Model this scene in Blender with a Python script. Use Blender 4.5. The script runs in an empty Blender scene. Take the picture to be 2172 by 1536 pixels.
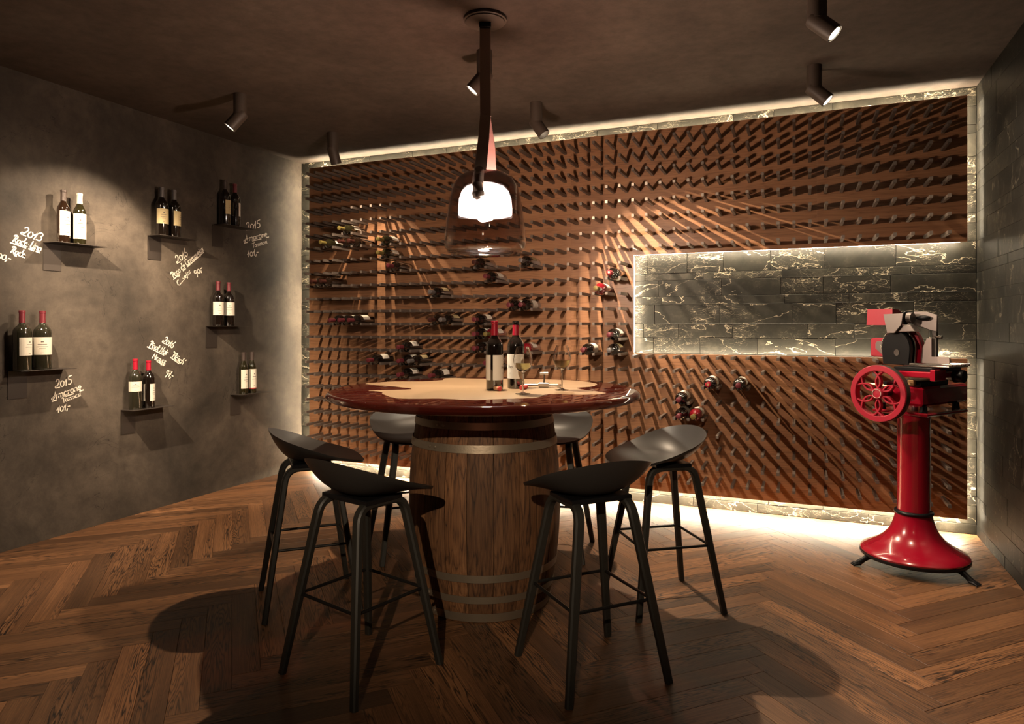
import bpy, math, random
from math import sin, cos, pi, radians as rad, sqrt, atan2
from mathutils import Vector, Matrix
random.seed(7)
S = bpy.context.scene
COL = S.collection

# ------------------------------------------------------------------ camera, world, exposure
XL, XR, YB, HC = -4.125, 0.991, 4.918, 2.728      # left wall, right wall, stone wall, ceiling height (m)
YF = -2.2
cd = bpy.data.cameras.new('camera'); cam = bpy.data.objects.new('camera', cd); COL.objects.link(cam)
cam.location = (0, 0, 1.27); cam.rotation_euler = (rad(90), 0, rad(22.844))
cd.sensor_width = 36; cd.lens = 24.0; cd.shift_y = -76.5 / 2172; cd.clip_start = 0.05
S.camera = cam
w = bpy.data.worlds.new('world'); S.world = w; w.use_nodes = True
w.node_tree.nodes['Background'].inputs[0].default_value = (1.0, 0.72, 0.5, 1)
w.node_tree.nodes['Background'].inputs[1].default_value = 0.004
S.view_settings.view_transform = 'Standard'; S.view_settings.look = 'None'
S.view_settings.gamma = 1; S.view_settings.exposure = 0.0
try:
    S.view_settings.use_curve_mapping = False
except Exception: pass
S.cycles.use_denoising = True
S.cycles.max_bounces = 8; S.cycles.transparent_max_bounces = 12; S.cycles.transmission_bounces = 6
S.cycles.sample_clamp_indirect = 4.0
S.cycles.caustics_reflective = False; S.cycles.caustics_refractive = False
WARM = (1.0, 0.76, 0.52)

# ------------------------------------------------------------------ material helpers
def newmat(name):
    m = bpy.data.materials.new(name); m.use_nodes = True
    nt = m.node_tree; b = nt.nodes['Principled BSDF']
    return m, nt, b
def N(nt, t, **kw):
    n = nt.nodes.new(t)
    for k, v in kw.items():
        if k.startswith('i_'):
            key = k[2:].replace('_', ' ')
            n.inputs[key].default_value = v
        else: setattr(n, k, v)
    return n
def ramp(nt, stops):
    n = nt.nodes.new('ShaderNodeValToRGB'); e = n.color_ramp.elements
    while len(e) < len(stops): e.new(0.5)
    for q, (p, c) in zip(e, stops):
        q.position = p; q.color = (*c, 1) if len(c) == 3 else c
    return n
def plain(name, col, rough=0.5, metal=0.0, coat=0.0, spec=0.5, emis=None, strength=0.0, noise=0.0):
    m, nt, b = newmat(name)
    b.inputs['Base Color'].default_value = (*col, 1)
    b.inputs['Roughness'].default_value = rough; b.inputs['Metallic'].default_value = metal
    b.inputs['Coat Weight'].default_value = coat; b.inputs['Coat Roughness'].default_value = 0.06
    b.inputs['Specular IOR Level'].default_value = spec
    if emis:
        b.inputs['Emission Color'].default_value = (*emis, 1); b.inputs['Emission Strength'].default_value = strength
    if noise:
        tc = N(nt, 'ShaderNodeTexCoord'); no = N(nt, 'ShaderNodeTexNoise', i_Scale=60.0, i_Detail=4.0)
        nt.links.new(tc.outputs['Object'], no.inputs['Vector'])
        bp = N(nt, 'ShaderNodeBump', i_Strength=noise, i_Distance=0.002)
        nt.links.new(no.outputs['Fac'], bp.inputs['Height']); nt.links.new(bp.outputs['Normal'], b.inputs['Normal'])
    return m

def wood(name, dark, mid, light, along, s_long, s_cross, rough=0.45, rnd=True, contrast=1.0, fig=0.5, bump=0.25, coat=0.0, rndval=0.5, rf=38.0, fm=14.0, patch=False):
    """grain runs along local axis 'along' (0,1,2)"""
    m, nt, b = newmat(name); L = nt.links.new
    tc = N(nt, 'ShaderNodeTexCoord'); oi = N(nt, 'ShaderNodeObjectInfo')
    mul = N(nt, 'ShaderNodeVectorMath', operation='SCALE'); mul.inputs[0].default_value = (17.3, 9.1, 31.7)
    L(oi.outputs['Random'], mul.inputs['Scale'])
    add = N(nt, 'ShaderNodeVectorMath', operation='ADD'); L(tc.outputs['Object'], add.inputs[0])
    if rnd: L(mul.outputs[0], add.inputs[1])
    sc = [s_cross] * 3; sc[along] = s_long
    mp = N(nt, 'ShaderNodeMapping'); mp.inputs['Scale'].default_value = sc; L(add.outputs[0], mp.inputs['Vector'])
    n1 = N(nt, 'ShaderNodeTexNoise', i_Scale=1.0, i_Detail=3.0, i_Roughness=0.55); L(mp.outputs[0], n1.inputs['Vector'])
    # growth rings: sine of a low frequency field
    m1 = N(nt, 'ShaderNodeMath', operation='MULTIPLY'); m1.inputs[1].default_value = rf; L(n1.outputs['Fac'], m1.inputs[0])
    s1 = N(nt, 'ShaderNodeMath', operation='SINE'); L(m1.outputs[0], s1.inputs[0])
    # fine fibres
    mp2 = N(nt, 'ShaderNodeMapping'); sc2 = [s_cross * fm] * 3; sc2[along] = s_long * 2.2
    mp2.inputs['Scale'].default_value = sc2; L(add.outputs[0], mp2.inputs['Vector'])
    n2 = N(nt, 'ShaderNodeTexNoise', i_Scale=1.0, i_Detail=5.0, i_Roughness=0.7); L(mp2.outputs[0], n2.inputs['Vector'])
    ab = N(nt, 'ShaderNodeMath', operation='ABSOLUTE'); L(s1.outputs[0], ab.inputs[0])
    pw = N(nt, 'ShaderNodeMath', operation='POWER'); pw.inputs[1].default_value = 0.45; L(ab.outputs[0], pw.inputs[0])
    lf = N(nt, 'ShaderNodeMath', operation='MULTIPLY_ADD'); lf.inputs[1].default_value = 0.5; lf.inputs[2].default_value = -0.25; L(n1.outputs['Fac'], lf.inputs[0])
    src = pw.outputs[0]
    if patch:   # cathedral figure shows in a band of the board, the rest is straight grained
        mp3 = N(nt, 'ShaderNodeMapping'); sc3 = [9.0] * 3; sc3[along] = 0.7; mp3.inputs['Scale'].default_value = sc3; L(add.outputs[0], mp3.inputs['Vector'])
        n3 = N(nt, 'ShaderNodeTexNoise', i_Scale=1.0, i_Detail=1.5); L(mp3.outputs[0], n3.inputs['Vector'])
        r3 = ramp(nt, [(0.44, (0.12, 0.12, 0.12)), (0.62, (1, 1, 1))]); L(n3.outputs['Fac'], r3.inputs[0])
        sub = N(nt, 'ShaderNodeMath', operation='SUBTRACT'); sub.inputs[1].default_value = 0.82; L(pw.outputs[0], sub.inputs[0])
        mul3 = N(nt, 'ShaderNodeMath', operation='MULTIPLY'); L(sub.outputs[0], mul3.inputs[0]); L(r3.outputs[0], mul3.inputs[1])
        ad3 = N(nt, 'ShaderNodeMath', operation='ADD'); ad3.inputs[1].default_value = 0.82; L(mul3.outputs[0], ad3.inputs[0]); src = ad3.outputs[0]
    a1 = N(nt, 'ShaderNodeMath', operation='MULTIPLY_ADD'); a1.inputs[1].default_value = fig * contrast; L(src, a1.inputs[0])
    a1c = N(nt, 'ShaderNodeMath', operation='ADD'); a1c.inputs[1].default_value = 0.5 - fig * contrast * 0.8; L(lf.outputs[0], a1c.inputs[0]); L(a1c.outputs[0], a1.inputs[2])
    a2 = N(nt, 'ShaderNodeMath', operation='MULTIPLY_ADD'); a2.inputs[1].default_value = 0.9 * contrast; L(n2.outputs['Fac'], a2.inputs[0])
    a2b = N(nt, 'ShaderNodeMath', operation='ADD'); a2b.inputs[1].default_value = -0.45 * contrast; L(a2.outputs[0], a2b.inputs[0])
    L(a1.outputs[0], a2.inputs[2])
    rp = ramp(nt, [(0.12, dark), (0.5, mid), (0.85, light)]); L(a2b.outputs[0], rp.inputs[0])
    hv = N(nt, 'ShaderNodeHueSaturation')
    mr = N(nt, 'ShaderNodeMapRange'); mr.inputs['To Min'].default_value = 1 - rndval; mr.inputs['To Max'].default_value = 1 + rndval * 0.75
    L(oi.outputs['Random'], mr.inputs['Value'])
    if rnd: L(mr.outputs[0], hv.inputs['Value'])
    L(rp.outputs[0], hv.inputs['Color']); L(hv.outputs[0], b.inputs['Base Color'])
    b.inputs['Roughness'].default_value = rough; b.inputs['Coat Weight'].default_value = coat; b.inputs['Coat Roughness'].default_value = 0.25
    bp = N(nt, 'ShaderNodeBump', i_Strength=bump, i_Distance=0.0015); L(a2b.outputs[0], bp.inputs['Height']); L(bp.outputs[0], b.inputs['Normal'])
    return m

def marble(name, vert=False, val=1.0):
    m, nt, b = newmat(name); L = nt.links.new
    g = N(nt, 'ShaderNodeNewGeometry'); oi = N(nt, 'ShaderNodeObjectInfo')
    mul = N(nt, 'ShaderNodeVectorMath', operation='SCALE'); mul.inputs[0].default_value = (3.3, 5.1, 2.7); L(oi.outputs['Random'], mul.inputs['Scale'])
    add = N(nt, 'ShaderNodeVectorMath', operation='ADD'); L(g.outputs['Position'], add.inputs[0]); L(mul.outputs[0], add.inputs[1])
    mp = N(nt, 'ShaderNodeMapping'); mp.inputs['Rotation'].default_value = (0.2, 0.75, 0.3) if not vert else (0.55, 0.1, 0.2)
    mp.inputs['Scale'].default_value = (1.0, 1.6, 2.2) if not vert else (1.6, 2.4, 1.0); L(add.outputs[0], mp.inputs['Vector'])
    def vein(scale, width, detail, rough, dist):
        n = N(nt, 'ShaderNodeTexNoise', i_Scale=scale, i_Detail=detail, i_Roughness=rough, i_Distortion=dist); L(mp.outputs[0], n.inputs['Vector'])
        r = ramp(nt, [(0.5 - width, (0, 0, 0)), (0.5, (1, 1, 1)), (0.5 + width, (0, 0, 0))]); L(n.outputs['Fac'], r.inputs[0]); return r
    v1 = vein(1.5, 0.0032, 6.0, 0.55, 0.35); v2 = vein(6.0, 0.0055, 4.0, 0.55, 0.5); v3 = vein(17.0, 0.010, 3.0, 0.55, 0.4)
    msk = N(nt, 'ShaderNodeTexNoise', i_Scale=3.2, i_Detail=3.0); L(add.outputs[0], msk.inputs['Vector'])
    mk = ramp(nt, [(0.46, (0, 0, 0)), (0.66, (1, 1, 1))]); L(msk.outputs['Fac'], mk.inputs[0])
    mA = N(nt, 'ShaderNodeMath', operation='MULTIPLY'); L(v2.outputs[0], mA.inputs[0]); L(mk.outputs[0], mA.inputs[1])
    mB = N(nt, 'ShaderNodeMath', operation='MULTIPLY'); L(v3.outputs[0], mB.inputs[0]); L(mk.outputs[0], mB.inputs[1])
    mB2 = N(nt, 'ShaderNodeMath', operation='MULTIPLY'); mB2.inputs[1].default_value = 0.55; L(mB.outputs[0], mB2.inputs[0])
    mx = N(nt, 'ShaderNodeMath', operation='MAXIMUM'); L(mA.outputs[0], mx.inputs[0]); L(v1.outputs[0], mx.inputs[1])
    mx2 = N(nt, 'ShaderNodeMath', operation='MAXIMUM'); L(mx.outputs[0], mx2.inputs[0]); L(mB2.outputs[0], mx2.inputs[1])
    nb = N(nt, 'ShaderNodeTexNoise', i_Scale=7.0, i_Detail=6.0, i_Roughness=0.7); L(add.outputs[0], nb.inputs['Vector'])
    base = ramp(nt, [(0.3, (0.009, 0.0085, 0.007)), (0.55, (0.019, 0.0175, 0.0135)), (0.75, (0.045, 0.04, 0.03))]); L(nb.outputs['Fac'], base.inputs[0])
    mix = N(nt, 'ShaderNodeMix', data_type='RGBA'); L(mx2.outputs[0], mix.inputs[0]); L(base.outputs[0], mix.inputs[6]); mix.inputs[7].default_value = (0.36, 0.31, 0.23, 1)
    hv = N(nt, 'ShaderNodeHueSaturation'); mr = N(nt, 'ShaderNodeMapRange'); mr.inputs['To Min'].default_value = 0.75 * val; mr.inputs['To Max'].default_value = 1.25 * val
    L(oi.outputs['Random'], mr.inputs['Value']); L(mr.outputs[0], hv.inputs['Value']); L(mix.outputs[2], hv.inputs['Color']); L(hv.outputs[0], b.inputs['Base Color'])
    b.inputs['Roughness'].default_value = 0.5; b.inputs['Specular IOR Level'].default_value = 0.22
    bp = N(nt, 'ShaderNodeBump', i_Strength=0.35, i_Distance=0.004); L(nb.outputs['Fac'], bp.inputs['Height']); L(bp.outputs[0], b.inputs['Normal'])
    return m

def plaster(name, c0, c1, c2, crack=True):
    m, nt, b = newmat(name); L = nt.links.new
    g = N(nt, 'ShaderNodeNewGeometry')
    n1 = N(nt, 'ShaderNodeTexNoise', i_Scale=1.5, i_Detail=7.0, i_Roughness=0.62, i_Distortion=0.4); L(g.outputs['Position'], n1.inputs['Vector'])
    r1 = ramp(nt, [(0.3, c0), (0.5, c1), (0.72, c2)]); L(n1.outputs['Fac'], r1.inputs[0])
    n2 = N(nt, 'ShaderNodeTexNoise', i_Scale=14.0, i_Detail=8.0, i_Roughness=0.72); L(g.outputs['Position'], n2.inputs['Vector'])
    r2 = ramp(nt, [(0.35, (0.78, 0.78, 0.78)), (0.6, (1.08, 1.08, 1.08))]); L(n2.outputs['Fac'], r2.inputs[0])
    mu = N(nt, 'ShaderNodeMix', data_type='RGBA', blend_type='MULTIPLY'); mu.inputs[0].default_value = 1.0; L(r1.outputs[0], mu.inputs[6]); L(r2.outputs[0], mu.inputs[7])
    out = mu.outputs[2]; hsrc = n2.outputs['Fac']
    if crack:
        vo = N(nt, 'ShaderNodeTexNoise', i_Scale=2.1, i_Detail=5.0, i_Roughness=0.55, i_Distortion=1.3); L(g.outputs['Position'], vo.inputs['Vector'])
        rc = ramp(nt, [(0.496, (1, 1, 1)), (0.5, (0.35, 0.35, 0.35)), (0.504, (1, 1, 1))]); L(vo.outputs['Fac'], rc.inputs[0])
        msk = N(nt, 'ShaderNodeTexNoise', i_Scale=1.9, i_Detail=2.0); L(g.outputs['Position'], msk.inputs['Vector'])
        mk = ramp(nt, [(0.5, (0, 0, 0)), (0.6, (1, 1, 1))]); L(msk.outputs['Fac'], mk.inputs[0])
        m2 = N(nt, 'ShaderNodeMix', data_type='RGBA', blend_type='MULTIPLY'); L(mk.outputs[0], m2.inputs[0]); L(out, m2.inputs[6]); L(rc.outputs[0], m2.inputs[7]); out = m2.outputs[2]
    L(out, b.inputs['Base Color']); b.inputs['Roughness'].default_value = 0.75; b.inputs['Specular IOR Level'].default_value = 0.3
    bp = N(nt, 'ShaderNodeBump', i_Strength=0.35, i_Distance=0.006); L(hsrc, bp.inputs['Height']); L(bp.outputs[0], b.inputs['Normal'])
    return m

def clearglass(name, tint, gloss=0.06, zgrad=None):
    """thin clear or tinted glass: tinted transparency with a fresnel reflection"""
    m = bpy.data.materials.new(name); m.use_nodes = True; nt = m.node_tree; L = nt.links.new
    for n in list(nt.nodes): nt.nodes.remove(n)
    o = N(nt, 'ShaderNodeOutputMaterial'); tr = N(nt, 'ShaderNodeBsdfTransparent'); gl = N(nt, 'ShaderNodeBsdfGlossy'); gl.inputs['Roughness'].default_value = 0.02
    lw = N(nt, 'ShaderNodeLayerWeight'); lw.inputs['Blend'].default_value = 0.5
    pw = N(nt, 'ShaderNodeMath', operation='POWER'); pw.inputs[1].default_value = 3.2; L(lw.outputs['Facing'], pw.inputs[0])
    ma = N(nt, 'ShaderNodeMath', operation='MULTIPLY_ADD'); ma.inputs[1].default_value = 0.75; ma.inputs[2].default_value = gloss; L(pw.outputs[0], ma.inputs[0])
    mx = N(nt, 'ShaderNodeMixShader'); L(ma.outputs[0], mx.inputs[0]); L(tr.outputs[0], mx.inputs[1]); L(gl.outputs[0], mx.inputs[2]); L(mx.outputs[0], o.inputs[0])
    tr.inputs[0].default_value = (*tint, 1)
    if zgrad:
        tc = N(nt, 'ShaderNodeTexCoord'); sp = N(nt, 'ShaderNodeSeparateXYZ'); L(tc.outputs['Object'], sp.inputs[0])
        mr = N(nt, 'ShaderNodeMapRange'); mr.inputs['From Min'].default_value = zgrad[0]; mr.inputs['From Max'].default_value = zgrad[1]; L(sp.outputs['Z'], mr.inputs['Value'])
        r = ramp(nt, zgrad[2]); L(mr.outputs[0], r.inputs[0]); L(r.outputs[0], tr.inputs[0])
    return m

M = {}
M['plaster'] = plaster('dark_plaster', (0.024, 0.0195, 0.0155), (0.054, 0.0435, 0.034), (0.105, 0.085, 0.066))
M['ceil'] = plaster('ceiling_plaster', (0.05, 0.038, 0.03), (0.07, 0.053, 0.042), (0.095, 0.073, 0.058), crack=False)
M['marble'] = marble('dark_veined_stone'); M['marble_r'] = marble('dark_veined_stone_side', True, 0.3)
M['grout'] = plain('stone_joint', (0.012, 0.012, 0.011), 0.9)
M['floor'] = wood('smoked_oak', (0.010, 0.0042, 0.0018), (0.125, 0.056, 0.0235), (0.27, 0.13, 0.056), 0, 1.1, 13.0, rough=0.5, contrast=1.05, fig=0.95, bump=0.22, rndval=0.48, rf=64.0, fm=26.0, patch=True)
M['slab'] = plain('floor_base', (0.03, 0.017, 0.009), 0.8)
M['walnut'] = wood('walnut_panel', (0.11, 0.05, 0.024), (0.31, 0.152, 0.076), (0.45, 0.24, 0.125), 0, 0.8, 13.0, rough=0.36, contrast=0.75, fig=0.3, bump=0.12, rndval=0.08, rf=40.0, fm=20.0)
M['peg'] = plain('peg_bronze', (0.15, 0.122, 0.104), 0.42, metal=0.3)
M['stave'] = wood('barrel_oak', (0.014, 0.0055, 0.002), (0.12, 0.052, 0.02), (0.235, 0.115, 0.05), 2, 1.8, 18.0, rough=0.7, contrast=1.1, fig=0.35, bump=0.7, rndval=0.3, rf=24.0, fm=9.0)
M['hoop'] = plain('hoop_steel', (0.3, 0.25, 0.19), 0.48, metal=0.75, noise=0.5)
M['inlay'] = wood('table_wood', (0.16, 0.09, 0.043), (0.24, 0.15, 0.082), (0.31, 0.205, 0.12), 0, 0.8, 9.0, rough=0.3, rnd=False, contrast=0.55, fig=0.25, bump=0.04, coat=0.6, rf=22.0, fm=8.0)
M['stool'] = plain('stool_shell', (0.032, 0.0295, 0.028), 0.42, spec=0.16)
M['leg'] = wood('stool_leg_black', (0.008, 0.008, 0.007), (0.02, 0.019, 0.016), (0.03, 0.028, 0.024), 2, 2.0, 30.0, rough=0.5, rndval=0.05, contrast=0.7, fig=0.2, bump=0.2)
M['steelblk'] = plain('black_steel', (0.02, 0.019, 0.018), 0.4, metal=0.6)
M['shelf'] = plain('shelf_steel', (0.035, 0.028, 0.024), 0.45, metal=0.3)
M['chalk'] = plain('white_lettering', (0.78, 0.72, 0.62), 0.8)
M['led'] = plain('led', (1, 1, 1), 0.5, emis=(1.0, 0.83, 0.58), strength=150.0)
M['led_floor'] = plain('led_floor', (1, 1, 1), 0.5, emis=(1.0, 0.83, 0.58), strength=330.0)
M['bulb'] = plain('bulb_glow', (1, 1, 1), 0.5, emis=(1.0, 0.86, 0.67), strength=3800.0)
M['lens'] = plain('lamp_lens', (1, 1, 1), 0.5, emis=(1.0, 0.9, 0.68), strength=26.0)
M['fixture'] = plain('fixture_brown', (0.055, 0.04, 0.03), 0.55)
M['strap'] = plain('leather_strap', (0.34, 0.26, 0.22), 0.6, noise=0.2)
M['pink'] = plain('leather_inside', (0.42, 0.24, 0.23), 0.8, noise=0.8)
M['red'] = plain('red_enamel', (0.32, 0.004, 0.02), 0.22, coat=1.0)
M['redd'] = plain('red_enamel_soft', (0.4, 0.013, 0.036), 0.42, coat=0.25)
M['blk'] = plain('black_gloss', (0.008, 0.008, 0.009), 0.33, coat=0.08, spec=0.2)
M['rubber'] = plain('wheel_edge', (0.09, 0.075, 0.065), 0.5, metal=0.3)
M['chrome'] = plain('chrome', (0.72, 0.68, 0.64), 0.16, metal=1.0)
M['alu2'] = plain('cast_aluminium', (0.34, 0.28, 0.26), 0.45, metal=0.4)
M['alu'] = plain('brushed_aluminium', (0.2, 0.172, 0.16), 0.4, metal=0.55)
M['gold'] = plain('gilt_line', (0.75, 0.5, 0.25), 0.35, metal=0.8)
M['cream'] = plain('label_cream', (0.52, 0.42, 0.23), 0.7); M['white'] = plain('label_white', (0.6, 0.56, 0.48), 0.7)
M['paper'] = plain('label_paper', (0.84, 0.79, 0.7), 0.7)
M['ink'] = plain('label_ink', (0.12, 0.1, 0.09), 0.8); M['redink'] = plain('label_red_ink', (0.5, 0.05, 0.05), 0.8)
for k, c in dict(g_dark=(0.006, 0.004, 0.003), g_brown=(0.011, 0.0055, 0.003), g_olive=(0.012, 0.0105, 0.004), g_rose=(0.16, 0.006, 0.012), g_green=(0.018, 0.017, 0.011)).items():
    M[k] = plain('bottle_' + k, c, 0.08, coat=0.8, spec=0.7)
for k, c in dict(c_red=(0.13, 0.022, 0.03), c_wine=(0.13, 0.018, 0.026), c_bright=(0.32, 0.008, 0.026), c_grey=(0.12, 0.11, 0.11), c_brown=(0.055, 0.04, 0.035), c_white=(0.75, 0.68, 0.58), c_olive=(0.14, 0.11, 0.03), c_dark=(0.05, 0.014, 0.01)).items():
    M[k] = plain('capsule_' + k, c, 0.38, metal=0.15)
M['glass'] = clearglass('clear_glass', (0.96, 0.96, 0.95))
m, nt, b = newmat('drinking_glass'); M['crystal'] = m
b.inputs['Base Color'].default_value = (1, 1, 1, 1); b.inputs['Roughness'].default_value = 0.0; b.inputs['Transmission Weight'].default_value = 1.0; b.inputs['IOR'].default_value = 1.45
M['wine'] = clearglass('white_wine', (0.98, 0.86, 0.55), 0.05)
nt = M['wine'].node_tree; mx_ = [n for n in nt.nodes if n.type == 'MIX_SHADER'][0]; tr_ = [n for n in nt.nodes if n.type == 'BSDF_TRANSPARENT'][0]
df_ = N(nt, 'ShaderNodeBsdfTranslucent'); df_.inputs[0].default_value = (0.95, 0.78, 0.42, 1); m2_ = N(nt, 'ShaderNodeMixShader'); m2_.inputs[0].default_value = 0.55
nt.links.new(tr_.outputs[0], m2_.inputs[1]); nt.links.new(df_.outputs[0], m2_.inputs[2]); nt.links.new(m2_.outputs[0], mx_.inputs[1])
M['dome'] = clearglass('smoked_glass', (0.5, 0.38, 0.36), 0.05, (-0.39, 0.0, [(0.0, (0.96, 0.94, 0.93)), (0.2, (0.85, 0.8, 0.78)), (0.6, (0.8, 0.73, 0.71)), (0.85, (0.7, 0.62, 0.6)), (1.0, (0.45, 0.37, 0.36))]))
M['resin'] = clearglass('cherry_resin', (0.52, 0.36, 0.32), 0.06)
nt = M['resin'].node_tree; mx_ = [n for n in nt.nodes if n.type == 'MIX_SHADER'][0]; tr_ = [n for n in nt.nodes if n.type == 'BSDF_TRANSPARENT'][0]
df_ = N(nt, 'ShaderNodeBsdfDiffuse'); df_.inputs[0].default_value = (0.085, 0.012, 0.008, 1); m2_ = N(nt, 'ShaderNodeMixShader'); m2_.inputs[0].default_value = 0.4
nt.links.new(tr_.outputs[0], m2_.inputs[1]); nt.links.new(df_.outputs[0], m2_.inputs[2]); nt.links.new(m2_.outputs[0], mx_.inputs[1])
M['cork'] = plain('cork', (0.62, 0.36, 0.2), 0.85, noise=0.4); M['corkred'] = plain('cork_stained', (0.5, 0.06, 0.05), 0.8)
m = bpy.data.materials.new('reflected_glow'); m.use_nodes = True; nt = m.node_tree; M['glow'] = m  # emission stands in for the bulb mirrored on the inside of the shade
for n_ in list(nt.nodes): nt.nodes.remove(n_)
o_ = N(nt, 'ShaderNodeOutputMaterial'); t_ = N(nt, 'ShaderNodeBsdfTransparent'); e_ = N(nt, 'ShaderNodeEmission'); e_.inputs[0].default_value = (1.0, 0.88, 0.8, 1); e_.inputs[1].default_value = 22.0
x_ = N(nt, 'ShaderNodeMixShader'); x_.inputs[0].default_value = 0.1; nt.links.new(t_.outputs[0], x_.inputs[1]); nt.links.new(e_.outputs[0], x_.inputs[2]); nt.links.new(x_.outputs[0], o_.inputs[0])

# ------------------------------------------------------------------ mesh helpers
class MB:
    def __init__(s): s.v = []; s.f = []
    def add(s, vs, fs):
        o = len(s.v); s.v += [tuple(p) for p in vs]; s.f += [tuple(i + o for i in f) for f in fs]; return s
    def box(s, x0, x1, y0, y1, z0, z1, c=0.0):
        if c <= 0:
            vs = [(x, y, z) for z in (z0, z1) for y in (y0, y1) for x in (x0, x1)]
            return s.add(vs, [(0, 2, 3, 1), (4, 5, 7, 6), (0, 1, 5, 4), (2, 6, 7, 3), (0, 4, 6, 2), (1, 3, 7, 5)])
        poly = [(x0, y0), (x1, y0), (x1, y1), (x0, y1)]
        p2 = [(x0 + c, y0 + c), (x1 - c, y0 + c), (x1 - c, y1 - c), (x0 + c, y1 - c)]
        rings = [[(*p, z0) for p in p2], [(*p, z0 + c) for p in poly], [(*p, z1 - c) for p in poly], [(*p, z1) for p in p2]]
        return s.loft(rings, cap=True)
    def loft(s, rings, cap=True, closed=True):
        n = len(rings[0]); vs = [p for r in rings for p in r]; fs = []
        for i in range(len(rings) - 1):
            for j in range(n if closed else n - 1):
                k = (j + 1) % n; fs.append((i * n + j, i * n + k, (i + 1) * n + k, (i + 1) * n + j))
        if cap: fs.append(tuple(range(n))[::-1]); fs.append(tuple((len(rings) - 1) * n + j for j in range(n)))
        return s.add(vs, fs)
    def lathe(s, prof, n=24, c=(0, 0, 0), a0=0, a1=2 * pi):
        full = abs(a1 - a0 - 2 * pi) < 1e-6; k = n if full else n + 1
        rings = []
        for r, z in prof:
            rings.append([(c[0] + r * cos(a0 + (a1 - a0) * i / n), c[1] + r * sin(a0 + (a1 - a0) * i / n), c[2] + z) for i in range(k)])
        return s.loft(rings, cap=full and True, closed=full)
    def tube(s, path, r, n=8, cap=True):
        path = [Vector(p) for p in path]; rings = []
        up = Vector((0, 0, 1))
        for i, p in enumerate(path):
            t = (path[min(i + 1, len(path) - 1)] - path[max(i - 1, 0)]).normalized()
            a = t.cross(up) if abs(t.dot(up)) < 0.98 else t.cross(Vector((1, 0, 0)))
            a.normalize(); bb = a.cross(t); rr = r[i] if isinstance(r, (list, tuple)) else r
            rings.append([tuple(p + (a * cos(2 * pi * k / n) + bb * sin(2 * pi * k / n)) * rr) for k in range(n)])
        return s.loft(rings, cap)
    def sweep(s, path, side, wt, cap=True):
        """rectangular section: wt[i]=(width along side, thickness)"""
        path = [Vector(p) for p in path]; rings = []; side = Vector(side)
        for i, p in enumerate(path):
            t = (path[min(i + 1, len(path) - 1)] - path[max(i - 1, 0)]).normalized()
            a = (side - t * side.dot(t)).normalized(); nn = t.cross(a)
            ww, th = wt[i] if isinstance(wt[0], (tuple, list)) else wt
            c = min(ww, th) * 0.22; W, T = ww / 2, th / 2
            pts = [(-W + c, -T), (W - c, -T), (W, -T + c), (W, T - c), (W - c, T), (-W + c, T), (-W, T - c), (-W, -T + c)]
            rings.append([tuple(p + a * u + nn * v) for u, v in pts])
        return s.loft(rings, cap)
    def prism(s, poly, w0, w1, cham=0.0, fr=None):
        """convex polygon (u,v) from depth w0 to w1 with a chamfered w1 edge; fr maps (u,v,w) to xyz"""
        fr = fr or (lambda u, v, q: (u, v, q)); rings = [[fr(u, v, w0) for u, v in poly]]
        if cham > 0:
            rings.append([fr(u, v, w1 - cham if w1 > w0 else w1 + cham) for u, v in poly]); rings.append([fr(u, v, w1) for u, v in inset(poly, cham)])
        else: rings.append([fr(u, v, w1) for u, v in poly])
        return s.loft(rings)
    def mesh(s, name, mat, smooth=None):
        me = bpy.data.meshes.new(name); me.from_pydata(s.v, [], s.f); me.update()
        import bmesh
        bm = bmesh.new(); bm.from_mesh(me); bmesh.ops.recalc_face_normals(bm, faces=bm.faces); bm.to_mesh(me); bm.free()
        if mat: me.materials.append(mat)
        if smooth is not None:
            for p in me.polygons: p.use_smooth = True
            if smooth > 0: me.set_sharp_from_angle(angle=rad(smooth))
        return me
    def build(s, name, mat, parent=None, smooth=None, loc=None, rz=None):
        return link(name, s.mesh(name, mat, smooth), parent, loc, rz)
def inset(poly, d):
    n = len(poly); area = sum(poly[i][0] * poly[(i + 1) % n][1] - poly[(i + 1) % n][0] * poly[i][1] for i in range(n)); sg = 1 if area > 0 else -1
    out = []
    for i in range(n):
        p0, p1, p2 = Vector(poly[i - 1]), Vector(poly[i]), Vector(poly[(i + 1) % n])
        e1, e2 = (p1 - p0).normalized(), (p2 - p1).normalized()
        n1, n2 = Vector((-e1.y, e1.x)) * sg, Vector((-e2.y, e2.x)) * sg
        k = max(1 + n1.dot(n2), 0.3); out.append(tuple(p1 + (n1 + n2) * (d / k)))
    return out
def clip(poly, x0, x1, y0, y1):
    for ax, v, sg in ((0, x0, 1), (0, x1, -1), (1, y0, 1), (1, y1, -1)):
        out = []
        for i in range(len(poly)):
            a, c = poly[i - 1], poly[i]; da, dc = (a[ax] - v) * sg, (c[ax] - v) * sg
            if (da >= 0) != (dc >= 0):
                t = da / (da - dc); out.append((a[0] + (c[0] - a[0]) * t, a[1] + (c[1] - a[1]) * t))
            if dc >= 0: out.append(c)
        poly = out
        if len(poly) < 3: return []
    q = []
    for p in poly:
        if not q or (abs(p[0] - q[-1][0]) + abs(p[1] - q[-1][1])) > 1e-4: q.append(p)
    if len(q) > 1 and abs(q[0][0] - q[-1][0]) + abs(q[0][1] - q[-1][1]) < 1e-4: q.pop()
    return q if len(q) >= 3 else []
def link(name, me, parent=None, loc=None, rz=None):
    o = bpy.data.objects.new(name, me); COL.objects.link(o)
    if parent: o.parent = parent
    if loc is not None: o.location = loc
    if rz is not None: o.rotation_euler = (0, 0, rz)
    return o
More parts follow.
